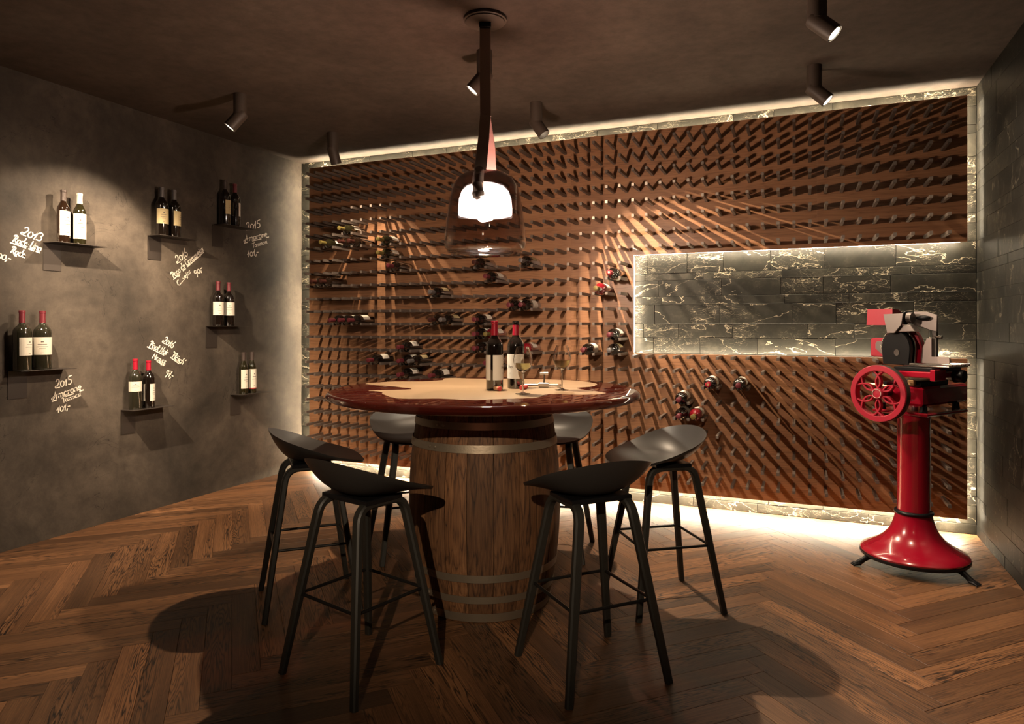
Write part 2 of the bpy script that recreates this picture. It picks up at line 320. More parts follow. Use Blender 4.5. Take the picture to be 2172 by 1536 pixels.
def tag(o, label=None, cat=None, group=None, kind=None):
    if label: o['label'] = label
    if cat: o['category'] = cat
    if group: o['group'] = group
    if kind: o['kind'] = kind
    return o
def thing(name, label, cat, loc=(0, 0, 0), rz=0, group=None):
    o = link(name, None, None, loc, rz); o.empty_display_size = 0.05
    return tag(o, label, cat, group)
def copy_tree(o, parent=None):
    c = o.copy(); COL.objects.link(c)
    if parent: c.parent = parent
    for ch in o.children: copy_tree(ch, c)
    return c

# ------------------------------------------------------------------ setting: floor with herringbone planks
fl = MB().box(XL, XR, YF, YB + 0.02, -0.10, -0.0125).build('floor', M['slab']); tag(fl, kind='structure')
PL, PW = 0.806, 0.1003
def plank_mesh(poly, n): return MB().prism(poly, -0.0125, 0.0, 0.0005).mesh(n, M['floor'])
g = 0.0006
FULL = plank_mesh([(-PL / 2 + g, -PW / 2 + g), (PL / 2 - g, -PW / 2 + g), (PL / 2 - g, PW / 2 - g), (-PL / 2 + g, PW / 2 - g)], 'plank')
c45 = sqrt(0.5)
def put_plank(x0, y0, lx, ly, strip):
    # unrotated corner rectangle -> rotated by 45 degrees, zigzag tips at X = -2.97 + n * 0.57
    ccx, ccy = x0 + lx / 2, y0 + ly / 2
    wx, wy = (ccx - ccy) * c45 - 2.97, (ccx + ccy) * c45 + 0.4
    a = rad(45) if lx > ly else rad(135)
    ux, uy = cos(a), sin(a)
    rect = [(-PL / 2 + g, -PW / 2 + g), (PL / 2 - g, -PW / 2 + g), (PL / 2 - g, PW / 2 - g), (-PL / 2 + g, PW / 2 - g)]
    wr = [(wx + u * ux - v * uy, wy + u * uy + v * ux) for u, v in rect]
    cl = clip(wr, XL, XR, 1.0, YB)
    if not cl: return
    area = abs(sum(cl[i][0] * cl[(i + 1) % len(cl)][1] - cl[(i + 1) % len(cl)][0] * cl[i][1] for i in range(len(cl)))) / 2
    if area < 0.00003: return
    if area > (PL - 2 * g) * (PW - 2 * g) - 1e-6: me = FULL
    else:
        lp = [((x - wx) * ux + (y - wy) * uy, -(x - wx) * uy + (y - wy) * ux) for x, y in cl]
        me = plank_mesh(lp, 'plank')
    link('plank', me, fl, (wx, wy, random.uniform(-0.0004, 0.0)), a)
for t in range(-2, 6):
    for k in range(-60, 70):
        ox, oy = t * PL, -t * PL
        put_plank(k * PW + ox, k * PW + oy, PL, PW, t)
        put_plank(k * PW + PL + ox, k * PW + PW - PL + oy, PW, PL, t)
# the part of the floor behind the camera keeps a plain board surface
MB().box(XL, XR, YF, 1.0, -0.0125, -0.0005).build('plank_field', M['floor'], fl)

# ------------------------------------------------------------------ walls and ceiling
tag(MB().box(XL - 0.12, XL, YF, YB + 0.14, 0, HC).build('wall_left', M['plaster']), kind='structure')
tag(MB().box(XL - 0.12, XR + 0.14, YF - 0.12, YF, 0, HC).build('wall_front', M['plaster']), kind='structure')
tag(MB().box(XL - 0.12, XR + 0.14, YF - 0.12, YB + 0.14, HC, HC + 0.12).build('ceiling', M['ceil']), kind='structure')
wb = tag(MB().box(XL, XR + 0.14, YB + 0.017, YB + 0.14, 0, HC).build('wall_back', M['grout']), kind='structure')
wr = tag(MB().box(XR + 0.017, XR + 0.14, YF, YB + 0.017, 0, HC).build('wall_right', M['grout']), kind='structure')
rows_z = [0.0, 0.062, 0.176, 0.234, 0.371, 0.470, 0.581, 0.721, 0.773, 0.887, 0.975, 1.075, 1.186, 1.285, 1.422, 1.480, 1.594, 1.646, 1.786, 1.9, 1.958, 2.095, 2.194, 2.305, 2.445, 2.497, 2.611, HC]
rt = random.Random(11)
def tile(name, parent, u0, u1, z0, z1, back):
    gp = 0.0012 if back else 0.0005; pr = rt.uniform(-0.0035, 0.0025) if back else rt.uniform(-0.0012, 0.0008); poly = [(u0 + gp, z0 + gp), (u1 - gp, z0 + gp), (u1 - gp, z1 - gp), (u0 + gp, z1 - gp)]
    fr = (lambda u, v, q: (u, YB + 0.017 - q, v)) if back else (lambda u, v, q: (XR + 0.017 - q, u, v))
    MB().prism(poly, 0, 0.017 + pr, 0.0014 if back else 0.0005, fr).build(name, M['marble'] if back else M['marble_r'], parent)
def run(parent, a, b_, z0, z1, back):
    u = a
    while u < b_ - 1e-4:
        L_ = rt.uniform(0.24, 0.52); e = u + L_
        if b_ - e < 0.16: e = b_
        tile('stone_tile', parent, u, e, z0, z1, back); u = e
for z0, z1 in zip(rows_z, rows_z[1:]):
    full = z1 > 2.6 or z0 < 0.17; nich = z1 > 1.0 and z0 < 1.85
    if full: run(wb, XL, XR, z0, z1, True)
    elif nich:
        tile('stone_tile', wb, XL, -3.88, z0, z1, True); run(wb, -1.3 + rt.uniform(-0.15, 0.0), XR, z0, z1, True)
    else:
        tile('stone_tile', wb, XL, -3.88, z0, z1, True); tile('stone_tile', wb, 0.8, XR, z0, z1, True)
    run(wr, 3.0 + rt.uniform(-0.2, 0.2), YB, z0, z1, False)
MB().box(XR, XR + 0.017, YF, 2.8, 0, HC).build('stone_facing', M['marble_r'], wr)

# ------------------------------------------------------------------ peg rack on the stone wall
PF, PBK = 4.82, 4.85
PX0, PX1, PZ0, PZ1 = -3.957, 0.925, 0.111, 2.651
NX, NZ0, NZ1 = -1.092, 1.073, 1.776
rack = thing('wine_rack', 'large walnut peg board for bottles covering the stone back wall', 'wine rack', (0, PF, 0))
for xb in (-3.6, -2.8, -2.0, -1.3, -0.3, 0.6):
    MB().box(xb - 0.03, xb + 0.03, 0.03, YB - PF - 0.003, 2.2, 2.5).build('mounting_batten', M['grout'], rack)
seams = [PX0, -3.211, -2.38, -1.555, -0.731, 0.104, PX1]
def panel(x0, x1, z0, z1):
    e = 0.0001; o = MB().box(x0 + e - (x0 + x1) / 2, x1 - e - (x0 + x1) / 2, 0, 0.03, z0, z1, 0.0008)
    o.build('panel', M['walnut'], rack, None, ((x0 + x1) / 2, 0, 0))
for x0, x1 in zip(seams, seams[1:]):
    if x1 <= NX: panel(x0, x1, PZ0, PZ1)
    elif x0 >= NX: panel(x0, x1, PZ0, NZ0); panel(x0, x1, NZ1, PZ1)
    else:
        mb = MB(); xm = (x0 + x1) / 2; e = 0.0001
        poly = [(x0 + e, PZ0), (x1 - e, PZ0), (x1 - e, NZ0), (NX, NZ0), (NX, NZ1), (x1 - e, NZ1), (x1 - e, PZ1), (x0 + e, PZ1)]
        mb.loft([[(u - xm, 0, v) for u, v in poly], [(u - xm, 0.03, v) for u, v in poly]]); mb.build('panel', M['walnut'], rack, None, (xm, 0, 0))
GX0, GDX, GZ0, GDZ, PEGL = -1.600, 0.0922, 2.55, 0.1054, 0.22
pegs = []
for i in range(-24, 27):
    for k in range(23):
        x, z = GX0 + GDX * i, GZ0 - GDZ * k
        if not (PX0 + 0.02 < x < PX1 - 0.03): continue
        if x > NX - 0.012 and NZ0 - 0.01 < z - 0.0 + 0.009 and z < NZ1 + 0.015 and z > NZ0 + 0.012: continue
        if x > NX and z > NZ0 - 0.011: z = min(z, NZ0 - 0.013) if z < 1.4 else z
        pegs.append((x, z))
pm = MB().box(-0.009, 0.009, -PEGL, 0, -0.010, 0.010, 0.0012).mesh('peg', M['peg'])
pegs.sort(key=lambda p: -p[0] * 0.3882 + 4.6 * 0.9216)
for x, z in pegs[:300]: link('peg', pm, rack, (x, 0, z))
mb = MB()
for x, z in pegs[300:]: mb.box(x - 0.009, x + 0.009, -PEGL, 0, z - 0.010, z + 0.010)
tag(mb.build('peg', M['peg'], rack), kind='stuff')

# ------------------------------------------------------------------ led strips behind the rack edges
def led(label, x0, x1, z0, z1, dp=0.022, mt='led'):
    cx, cz = (x0 + x1) / 2, (z0 + z1) / 2
    o = MB().box(x0 - cx, x1 - cx, 0.0, 0.004, z0 - cz, z1 - cz).build('led_strip', M['alu'], rack, None, (cx, PBK - PF, cz)); tag(o, label)
    MB().box(x0 - cx, x1 - cx, 0.004, dp, z0 - cz, z1 - cz).build('diffuser', M[mt], o)
e = 0.012
led('warm light strip along the top edge of the wine rack', PX0 + e, PX1 - e, PZ1 - 0.024, PZ1 - 0.012)
led('warm light strip along the bottom edge of the wine rack by the floor', PX0 + e, PX1 - e, PZ0 + 0.003, PZ0 + 0.013, 0.034, 'led_floor')
led('warm light strip down the left edge of the wine rack', PX0 + 0.004, PX0 + 0.014, PZ0 + 0.03, PZ1 - 0.03)
led('warm light strip on the upper right edge of the wine rack', PX1 - 0.022, PX1 - 0.012, NZ1 + 0.03, PZ1 - 0.03)
led('warm light strip on the lower right edge of the wine rack behind the slicer', PX1 - 0.022, PX1 - 0.012, PZ0 + 0.03, NZ0 - 0.03)
led('bright light strip along the top of the stone niche', NX + 0.004, PX1 - 0.03, NZ1 + 0.001, NZ1 + 0.011, 0.015)
led('bright light strip along the bottom of the stone niche', NX + 0.004, PX1 - 0.03, NZ0 - 0.011, NZ0 - 0.001, 0.015)
led('bright vertical light strip on the left end of the stone niche', NX - 0.011, NX - 0.001, NZ0 + 0.01, NZ1 - 0.01, 0.015)

# ------------------------------------------------------------------ bottles
def bottle_profile(r, h, rn=0.0145):
    return [(0.0, 0.004), (r * 0.75, 0.001), (r * 0.95, 0.0), (r, 0.006), (r, h * 0.61), (r * 0.985, h * 0.645), (r * 0.9, h * 0.685), (r * 0.72, h * 0.72), (rn * 1.25, h * 0.765), (rn, h * 0.80), (rn, h * 0.965), (rn * 1.12, h * 0.968), (rn * 1.12, h * 0.992), (rn, h), (0.0, h)]
_mc = {}
def make_bottle(name, label, cat, r, h, glass, cap, labels, group=None, capz=0.795, captop=1.0, marks=True, n=24):
    root = thing(name, label, cat, group=group)
    key = (r, h, glass)
    if key not in _mc: _mc[key] = MB().lathe(bottle_profile(r, h), n).mesh('glass', M[glass], 35)
    link('glass', _mc[key], root)
    key = (r, h, cap, capz, captop)
    if key not in _mc:
        rn = 0.0145; q = 0.0007
        _mc[key] = MB().lathe([(rn * 0.9, h * capz), (rn + q + 0.0006, h * capz), (rn + q, h * 0.90), (rn + q, h * 0.955), (rn * 1.12 + q, h * 0.962), (rn * 1.12 + q, h * captop - 0.001), (rn + q - 0.002, h * captop + 0.0006), (0, h * captop + 0.0006)] if captop > 0.97 else [(rn * 0.9, h * capz), (rn + q + 0.0006, h * capz), (rn + q, h * captop), (rn * 0.9, h * captop)], 18).mesh('capsule', M[cap], 35)
    link('capsule', _mc[key], root)
    for (z0, z1, ang, wid, mat) in labels:
        key = ('lab', r, h, z0, z1, ang, wid, mat)
        if key not in _mc:
            mb = MB(); k = 14; a0, a1 = rad(ang - wid / 2), rad(ang + wid / 2); q = r + 0.0007
            mb.loft([[(q * cos(a0 + (a1 - a0) * i / k), q * sin(a0 + (a1 - a0) * i / k), z) for i in range(k + 1)] for z in (h * z0, h * z1)], cap=False, closed=False)
            _mc[key] = mb.mesh('label', M[mat], 0)
        lo = link('label', _mc[key], root)
        if marks and wid > 60 and mat in ('cream', 'white'):
            key = ('mk', r, h, z0, z1, ang, wid)
            if key not in _mc:
                mb = MB(); q = r + 0.0011
                for zf, wf, th in ((0.74, 0.10, 0.03), (0.60, 0.34, 0.014), (0.46, 0.44, 0.012), (0.36, 0.24, 0.008), (0.12, 0.14, 0.01)):
                    zz = h * (z0 + (z1 - z0) * zf); hh = h * (z1 - z0) * th; aa = rad(wid) * wf / 2; kk = 8
                    mb.loft([[(q * cos(rad(ang) - aa + 2 * aa * i / kk), q * sin(rad(ang) - aa + 2 * aa * i / kk), z) for i in range(kk + 1)] for z in (zz - hh, zz + hh)], cap=False, closed=False)
                _mc[key] = mb.mesh('print', M['ink'], 0)
            link('print', _mc[key], lo)
    return root

KIND = dict(
    R=('g_dark', 'c_red', 'paper', 'red capped bottle'),
    W=('g_brown', 'c_wine', None, 'unlabelled brown bottle with dark red cap'),
    G=('g_dark', 'c_grey', 'cream', 'grey capped bottle with cream label'),
    O=('g_olive', 'c_olive', 'paper', 'olive green bottle'),
    D=('g_brown', 'c_dark', None, 'plain dark brown bottle'),
    P=('g_rose', 'c_olive', 'paper', 'rose coloured bottle with olive cap'),
    K=('g_dark', 'c_bright', 'paper', 'black bottle with red and gold cap'))
rackb = [  # column gap, row, kind, place in words
    (-19.5, 5, 'O', 'highest on the left end of the rack'),
    (-21.5, 6, 'O', 'lying in the bright beam near the left edge of the rack'),
    (-19.5, 6, 'D', 'left of a dark pair under the highest olive bottle'),
    (-18.5, 6, 'D', 'right of a dark pair under the highest olive bottle'),
    (-15.5, 6, 'O', 'upper of two stacked olive bottles'),
    (-15.5, 7, 'O', 'lower of two stacked olive bottles'),
    (-14.5, 8, 'W', 'alone just below the two stacked olive bottles'),
    (-22.5, 9, 'D', 'outermost of the pair at the left edge of the rack'),
    (-21.5, 9, 'D', 'inner one of the pair at the left edge of the rack'),
    (-10.5, 10, 'G', 'alone left of the pendant, mid height'),
    (-20.5, 12, 'R', 'leftmost of three side by side on the left'),
    (-19.5, 12, 'R', 'middle of three side by side on the left'),
    (-18.5, 12, 'R', 'rightmost of three side by side on the left'),
    (-10.5, 12, 'D', 'left of a touching pair left of the table bottles'),
    (-9.5, 12, 'G', 'right of a touching pair left of the table bottles'),
    (-13.5, 14, 'R', 'alone above a touching pair over the table left side'),
    (-16.5, 15, 'R', 'alone above the left rim of the table'),
    (-13.5, 15, 'R', 'left of the touching pair over the table left side'),
    (-12.5, 15, 'G', 'right of the touching pair over the table left side'),
    (-13.5, 16, 'R', 'just above the far table edge, left one'),
    (-10.5, 16, 'R', 'just above the far table edge, right one'),
    (-6.5, 8, 'D', 'right below the pendant shade'),
    (-2.5, 8, 'G', 'right of and below the pendant shade'),
    (-5.5, 9, 'R', 'one row under the plain bottle below the pendant'),
    (-3.5, 11, 'R', 'left of a pair above the table bottles'),
    (-2.5, 11, 'R', 'right of a pair above the table bottles'),
    (-6.5, 12, 'R', 'top of a column of three left of the table bottles'),
    (-6.5, 13, 'R', 'middle of a column of three left of the table bottles'),
    (-5.5, 13, 'P', 'behind the left table bottle'),
    (-6.5, 14, 'R', 'bottom of a column of three left of the table bottles'),
    (-2.5, 14, 'P', 'behind the right table bottle'),
    (-5.5, 15, 'R', 'behind the left table bottle near its base'),
    (4.5, 9, 'K', 'top one beside the left end of the niche'),
    (3.5, 10, 'P', 'left of the niche below a black bottle'),
    (4.5, 13, 'R', 'beside the lower left corner of the niche, upper one'),
    (2.5, 14, 'R', 'between the wine glass and the niche corner'),
    (4.5, 14, 'G', 'at the lower left corner of the niche'),
    (11.5, 16, 'K', 'left of two below the niche'),
    (13.5, 16, 'R', 'right of two below the niche'),
    (9.5, 17, 'R', 'above a pair over the right stool'),
    (9.5, 18, 'R', 'left of the pair over the right stool'),
    (10.5, 18, 'P', 'right of the pair over the right stool')]
WR, WH = 0.0415, 0.312
for ci, (gc, rk, kd, place) in enumerate(rackb):
    gl, cp, lb, base = KIND[kd]; x = GX0 + GDX * gc; z = GZ0 - GDZ * rk + 0.010 + sqrt((WR + 0.0011) ** 2 - (GDX / 2 - 0.009) ** 2) + 0.0004
    la = [(0.22, 0.52, {'K': 260, 'G': 80}.get(kd, 68 if rk < 16 else 58), 120 if kd != 'K' else 110, lb)] if lb else []
    if (gc, rk) == (-2.5, 11): la = [(0.2, 0.52, 20, 190, 'paper')]
    if (gc, rk) in ((2.5, 14), (11.5, 16)): la = [(0.2, 0.52, 30, 150, 'paper')]
    o = make_bottle('wine_bottle', base + ', ' + place, 'bottle', WR, WH, gl, cp, la, 'bottles lying in the wine rack', marks=False, n=20)
    if kd == 'K': MB().lathe([(0, WH + 0.0008), (0.008, WH + 0.0008), (0.0078, WH + 0.0014), (0, WH + 0.0014)], 12).build('seal', M['gold'], o)
    o.location = (x, PF - 0.012, z); o.rotation_euler = (rad(90), 0, 0)

# ------------------------------------------------------------------ wall shelves with bottles
SH = [  # y start, z of the shelf top, label, [(y, r, h, glass, cap, labels, label)]
    (2.644, 1.766, 'black steel shelf upper left, carrying the bottle with a white capsule', [
        (2.725, 0.0345, 0.318, 'g_brown', 'c_brown', [(0.14, 0.60, 5, 140, 'white')], 'slim brown bottle with brown capsule beside the white capped one'),
        (2.825, 0.0345, 0.316, 'g_olive', 'c_white', [(0.11, 0.595, -28, 150, 'white')], 'slim bottle with white capsule and tall cream label on wall shelf')]),
    (3.346, 1.893, 'black steel shelf above the writing that ends with 90', [
        (3.409, 0.043, 0.334, 'g_dark', 'c_grey', [(0.24, 0.55, -22, 125, 'cream')], 'left of two grey capped bottles with cream labels on middle shelf'),
        (3.510, 0.043, 0.334, 'g_dark', 'c_grey', [(0.24, 0.55, 18, 125, 'cream')], 'right of two grey capped bottles with cream labels on middle shelf')]),
    (3.904, 2.043, 'highest black steel wall shelf near the corner', [
        (3.972, 0.042, 0.345, 'g_dark', 'c_brown', [(0.24, 0.55, 24, 125, 'cream')], 'brown capped bottle with cream label on the highest shelf'),
        (4.072, 0.041, 0.335, 'g_dark', 'c_red', [(0.24, 0.55, 52, 110, 'white')], 'red capped bottle with label turned aside on the highest shelf')]),
    (3.844, 1.270, 'black steel shelf at mid height near the corner with twin bottles', [
        (3.906, 0.041, 0.338, 'g_dark', 'c_red', [(0.24, 0.54, -28, 150, 'white')], 'left of the twin dark red capped bottles on mid right shelf'),
        (4.012, 0.041, 0.336, 'g_dark', 'c_red', [(0.24, 0.54, -38, 150, 'white')], 'right of the twin dark red capped bottles on mid right shelf')]),
    (2.4486, 1.018, 'black steel shelf at the left picture edge', [
        (2.489, 0.0465, 0.340, 'g_green', 'c_wine', [(0.25, 0.55, 18, 130, 'white')], 'large bottle with its label turned right, nearest the left picture edge'),
        (2.602, 0.0465, 0.340, 'g_green', 'c_wine', [(0.25, 0.55, -33, 165, 'white')], 'large bottle with full front label on the left edge shelf')]),
    (3.146, 0.717, 'lowest black steel shelf casting a long shadow on the wall', [
        (3.205, 0.040, 0.334, 'g_green', 'c_bright', [(0.36, 0.555, -36, 150, 'white')], 'bottle with bright red capsule and short white label on lowest shelf'),
        (3.305, 0.040, 0.318, 'g_dark', 'c_bright', [(0.15, 0.51, 14, 80, 'white'), (0.15, 0.51, -105, 70, 'white')], 'black bottle with red capsule and two tall labels on lowest shelf')]),
    (4.084, 0.732, 'black steel shelf low on the wall nearest the corner', [
        (4.163, 0.0345, 0.330, 'g_olive', 'c_brown', [(0.13, 0.585, -8, 140, 'white')], 'slim olive bottle with grey brown capsule on low corner shelf'),
        (4.252, 0.0345, 0.330, 'g_olive', 'c_brown', [(0.13, 0.585, -14, 140, 'white'), (0.105, 0.128, -14, 140, 'redink')], 'slim olive bottle with pink band under its label on low corner shelf')])]
for y0, z, lab, bs in SH:
    t = thing('wall_shelf', lab, 'shelf', (XL, y0, z), 0, 'steel shelves on the left wall')
    MB().box(0.0, 0.122, 0, 0.318, -0.004, 0, 0.0006).build('shelf_plate', M['shelf'], t)
    MB().box(0.0, 0.004, 0, 0.105, -0.165, -0.004).build('back_plate', M['shelf'], t)
    for (y, r, h, gl, cp, la, bl) in bs:
        o = make_bottle('wine_bottle', bl, 'bottle', r, h, gl, cp, la, 'bottles on the steel wall shelves'); o.location = (XL + 0.062, y, z)

# ------------------------------------------------------------------ handwriting on the left wall
def AR(cx, cy, rx, ry, a0, a1, n=9): return [(cx + rx * cos(rad(a0 + (a1 - a0) * i / n)), cy + ry * sin(rad(a0 + (a1 - a0) * i / n))) for i in range(n + 1)]
G = {
    ' ': (.32, []), '0': (.56, [AR(.28, .33, .23, .33, 90, 450, 14)]), '1': (.42, [[(.0, .38), (.16, .55), (.36, .98), (.2, 0)]]),
    '2': (.66, [AR(.36, .74, .2, .25, 165, -40) + [(.3, .25)] + AR(.12, .16, .1, .12, 60, 330, 8) + [(.36, .02), (.58, .02)]]),
    '3': (.55, [AR(.24, .76, .2, .2, 150, -80) + AR(.24, .3, .24, .27, 80, -110) + [(.0, .04)]]),
    '5': (.6, [[(.58, .98), (.2, .93), (.14, .56)] + AR(.26, .3, .26, .29, 115, -130)]),
    '6': (.55, [[(.46, 1.0), (.16, .55), (.08, .25)] + AR(.29, .24, .21, .24, 180, 520, 12)]),
    '7': (.6, [[(.05, .9), (.55, .98), (.25, -.05)], [(.12, .45), (.5, .5)]]),
    '9': (.55, [AR(.27, .68, .2, .24, 10, 370, 12) + [(.44, .35), (.2, -.22)]]),
    ',': (.2, [[(.14, .1), (.02, -.2)]]), '-': (.36, [[(.02, .36), (.32, .34)]]), '.': (.2, [[(.06, .02), (.12, .06)]]), "'": (.16, [[(.1, 1.0), (.06, .85)]]),
    'A': (.8, [AR(.1, .15, .13, .13, 20, 300, 8) + [(.3, .2), (.48, 1.0), (.58, 0)], [(.22, .38), (.66, .42)]]),
    'C': (.6, [AR(.36, .5, .32, .5, 55, 300, 12)]), 'F': (.55, [[(.2, 0), (.26, .95)], [(.05, .88), (.58, .98)], [(.12, .5), (.46, .56)]]),
    'M': (.85, [[(.05, 0), (.18, .95), (.38, .35), (.62, .98), (.7, 0)]]), 'N': (.7, [[(.08, 0), (.18, .95), (.48, .05), (.6, 1.0)]]),
    'P': (.62, [[(.2, 0), (.26, .95)], AR(.24, .7, .3, .3, 160, -90)]), 'R': (.68, [[(.14, .05), (.3, .9)], AR(.27, .72, .27, .26, 170, -90) + [(.36, .3), (.62, .0)]]),
    'T': (.6, [[(.3, 0), (.34, .92)], [(.02, .86), (.66, .96)]]), 'U': (.7, [[(.14, .95), (.08, .35)] + AR(.28, .24, .2, .24, 200, 340, 7) + [(.58, .95), (.54, .1)]]),
    'a': (.5, [AR(.22, .26, .19, .25, 40, 400, 12) + [(.42, .48), (.4, .1), (.5, .02)]]), 'c': (.42, [AR(.24, .26, .2, .26, 50, 310, 9)]),
    'd': (.54, [AR(.22, .26, .19, .25, 30, 390, 12), [(.46, 1.0), (.4, .4), (.4, .08), (.5, .0)]]), 'e': (.46, [[(.05, .24), (.4, .32)] + AR(.23, .28, .19, .24, 10, 300, 10)]),
    'g': (.5, [AR(.22, .28, .19, .23, 40, 400, 12) + [(.42, .48), (.38, -.2)] + AR(.22, -.22, .16, .16, 0, -170, 6)]), 'h': (.5, [[(.1, 1.0), (.06, 0)], [(.06, .3)] + AR(.24, .3, .17, .2, 160, 0, 6) + [(.42, 0)]]),
    'i': (.24, [[(.1, .5), (.1, .05), (.2, .0)], [(.13, .72), (.15, .76)]]), 'j': (.26, [[(.16, .5), (.1, -.25), (-.06, -.3)], [(.2, .72), (.22, .76)]]),
    'l': (.26, [[(.14, 1.0), (.08, .15), (.2, .0)]]), 'm': (.72, [[(.06, .5), (.06, 0)], [(.06, .3)] + AR(.2, .3, .13, .2, 160, 0, 5) + [(.33, 0)], [(.33, .3)] + AR(.47, .3, .13, .2, 160, 0, 5) + [(.6, 0), (.7, .04)]]),
    'n': (.5, [[(.06, .5), (.06, 0)], [(.06, .3)] + AR(.23, .3, .16, .2, 160, 0, 6) + [(.4, 0), (.48, .04)]]), 'o': (.48, [AR(.22, .26, .19, .26, 90, 450, 12)]),
    'r': (.38, [[(.06, .5), (.08, 0)], [(.07, .3), (.18, .46), (.34, .46)]]), 's': (.36, [[(.32, .46), (.14, .5), (.08, .36), (.28, .2), (.24, .04), (.02, .02)]]),
    't': (.34, [[(.18, .85), (.14, .1), (.28, .0)], [(.0, .55), (.34, .6)]]), 'u': (.5, [[(.06, .5), (.06, .18)] + AR(.22, .16, .15, .16, 190, 350, 6) + [(.42, .5), (.42, .0)]]),
    'v': (.44, [[(.04, .5), (.18, 0), (.4, .52)]]), 'ä': (.5, [AR(.22, .26, .19, .25, 40, 400, 12) + [(.42, .48), (.4, .1), (.5, .02)], [(.14, .72), (.16, .76)], [(.34, .74), (.36, .78)]])}
def ribbon(mb, pts, wd):
    pts = [Vector(p) for p in pts]; n = len(pts); Lf, Rt = [], []
    for i in range(n):
        t = (pts[min(i + 1, n - 1)] - pts[max(i - 1, 0)])
        t = t.normalized() if t.length > 1e-9 else Vector((1, 0)); nn = Vector((-t.y, t.x)) * wd / 2
        p = pts[i] - t * wd * 0.3 if i == 0 else (pts[i] + t * wd * 0.3 if i == n - 1 else pts[i])
        Lf.append(p + nn); Rt.append(p - nn)
    vs = [(0.0014, p.x, p.y) for p in Lf] + [(0.0014, p.x, p.y) for p in Rt] + [(0.0002, p.x, p.y) for p in Lf] + [(0.0002, p.x, p.y) for p in Rt]
    fs = []
    for i in range(n - 1):
        fs += [(i, i + 1, n + i + 1, n + i), (2 * n + i, 2 * n + i + 1, i + 1, i), (n + i, n + i + 1, 3 * n + i + 1, 3 * n + i)]
    mb.add(vs, fs)
def write(parent, base, text, A, B, h, wd, under=()):
    A = Vector(A) - Vector(base); B = Vector(B) - Vector(base); d = (B - A); W = d.length; d.normalize(); up = Vector((-d.y, d.x))
    total = sum(G[c][0] for c in text); sx = W / total; x = 0; mb = MB()
    def T(p): return tuple(A + d * (p[0] * sx) + up * (p[1] * h + 0.12 * h * 0) + d * (p[1] * h * 0.16))
    for c in text:
        for st in G[c][1]: ribbon(mb, [T((x + q[0], q[1])) for q in st], wd)
        x += G[c][0]
    for u0, u1 in under: ribbon(mb, [T((u0 * total, -0.16)), T((u1 * total, -0.18))], wd * 1.15)
    mb.build('lettering', M['chalk'], parent)
NOTES = [
    ('white handwriting reading 2013 Roda Uno at the upper left', (2.5, 1.72), [('2013', (2.516, 1.797), (2.633, 1.767), .052, ()), ('Roda Uno', (2.469, 1.749), (2.63, 1.708), .046, ((-.02, .5), (.6, .78), (.86, .98))), ('Roda', (2.459, 1.687), (2.539, 1.663), .042, ((.35, .5),)), ('100,-', (2.37, 1.656), (2.461, 1.635), .042, ())]),
    ('white handwriting reading Pago de Carraovejas, slanting steeply upward', (3.7, 1.7), [('2016', (3.59, 1.715), (3.685, 1.79), .055, ()), ('Pago de Carraovejas', (3.554, 1.608), (3.826, 1.835), .045, ((.0, .2), (.3, .38), (.45, .98))), ('C....vejas', (3.602, 1.557), (3.709, 1.663), .036, ()), ('90,-', (3.755, 1.635), (3.82, 1.695), .045, ())]),
    ('white handwriting 2015 Amarone beside the highest shelf', (4.36, 1.95), [('2015', (4.25, 2.04), (4.415, 2.09), .062, ()), ('Amarone', (4.231, 1.946), (4.492, 2.025), .05, ((.0, .14), (.34, .72), (.93, 1.06))), ('Tommasi', (4.32, 1.908), (4.492, 1.966), .038, ()), ('101,-', (4.268, 1.827), (4.392, 1.863), .052, ())]),
    ('white handwriting 2015 Amarone low on the wall beside the left shelf', (2.79, 0.83), [('2015', (2.716, 0.892), (2.82, 0.915), .052, ()), ('Amarone', (2.697, 0.825), (2.879, 0.875), .046, ((.0, .14), (.34, .72), (.93, 1.06))), ('Tommasi', (2.759, 0.802), (2.876, 0.835), .032, ()), ('101,-', (2.728, 0.746), (2.808, 0.765), .042, ())]),
    ('white handwriting reading Pinot Noir above the lowest shelf, slanting downward', (3.49, 1.03), [('2016', (3.46, 1.156), (3.549, 1.11), .052, ()), ('Pinot Noir', (3.354, 1.13), (3.503, 1.062), .046, ((-.04, .22), (.3, .86))), ("'Fläsch'", (3.532, 1.055), (3.64, .985), .046, ((.05, .72),)), ('Marugg', (3.38, 1.047), (3.49, 1.0), .042, ((.4, .98),)), ('97,-', (3.485, .92), (3.548, .897), .046, ())])]
for lab, base, lines in NOTES:
    t = thing('wall_writing', lab, 'writing', (XL, base[0], base[1]), 0, 'handwritten notes on the left wall')
    for tx, A, B, h, un in lines: write(t, base, tx, A, B, h, 0.0064 if h > 0.04 else 0.0052, un)

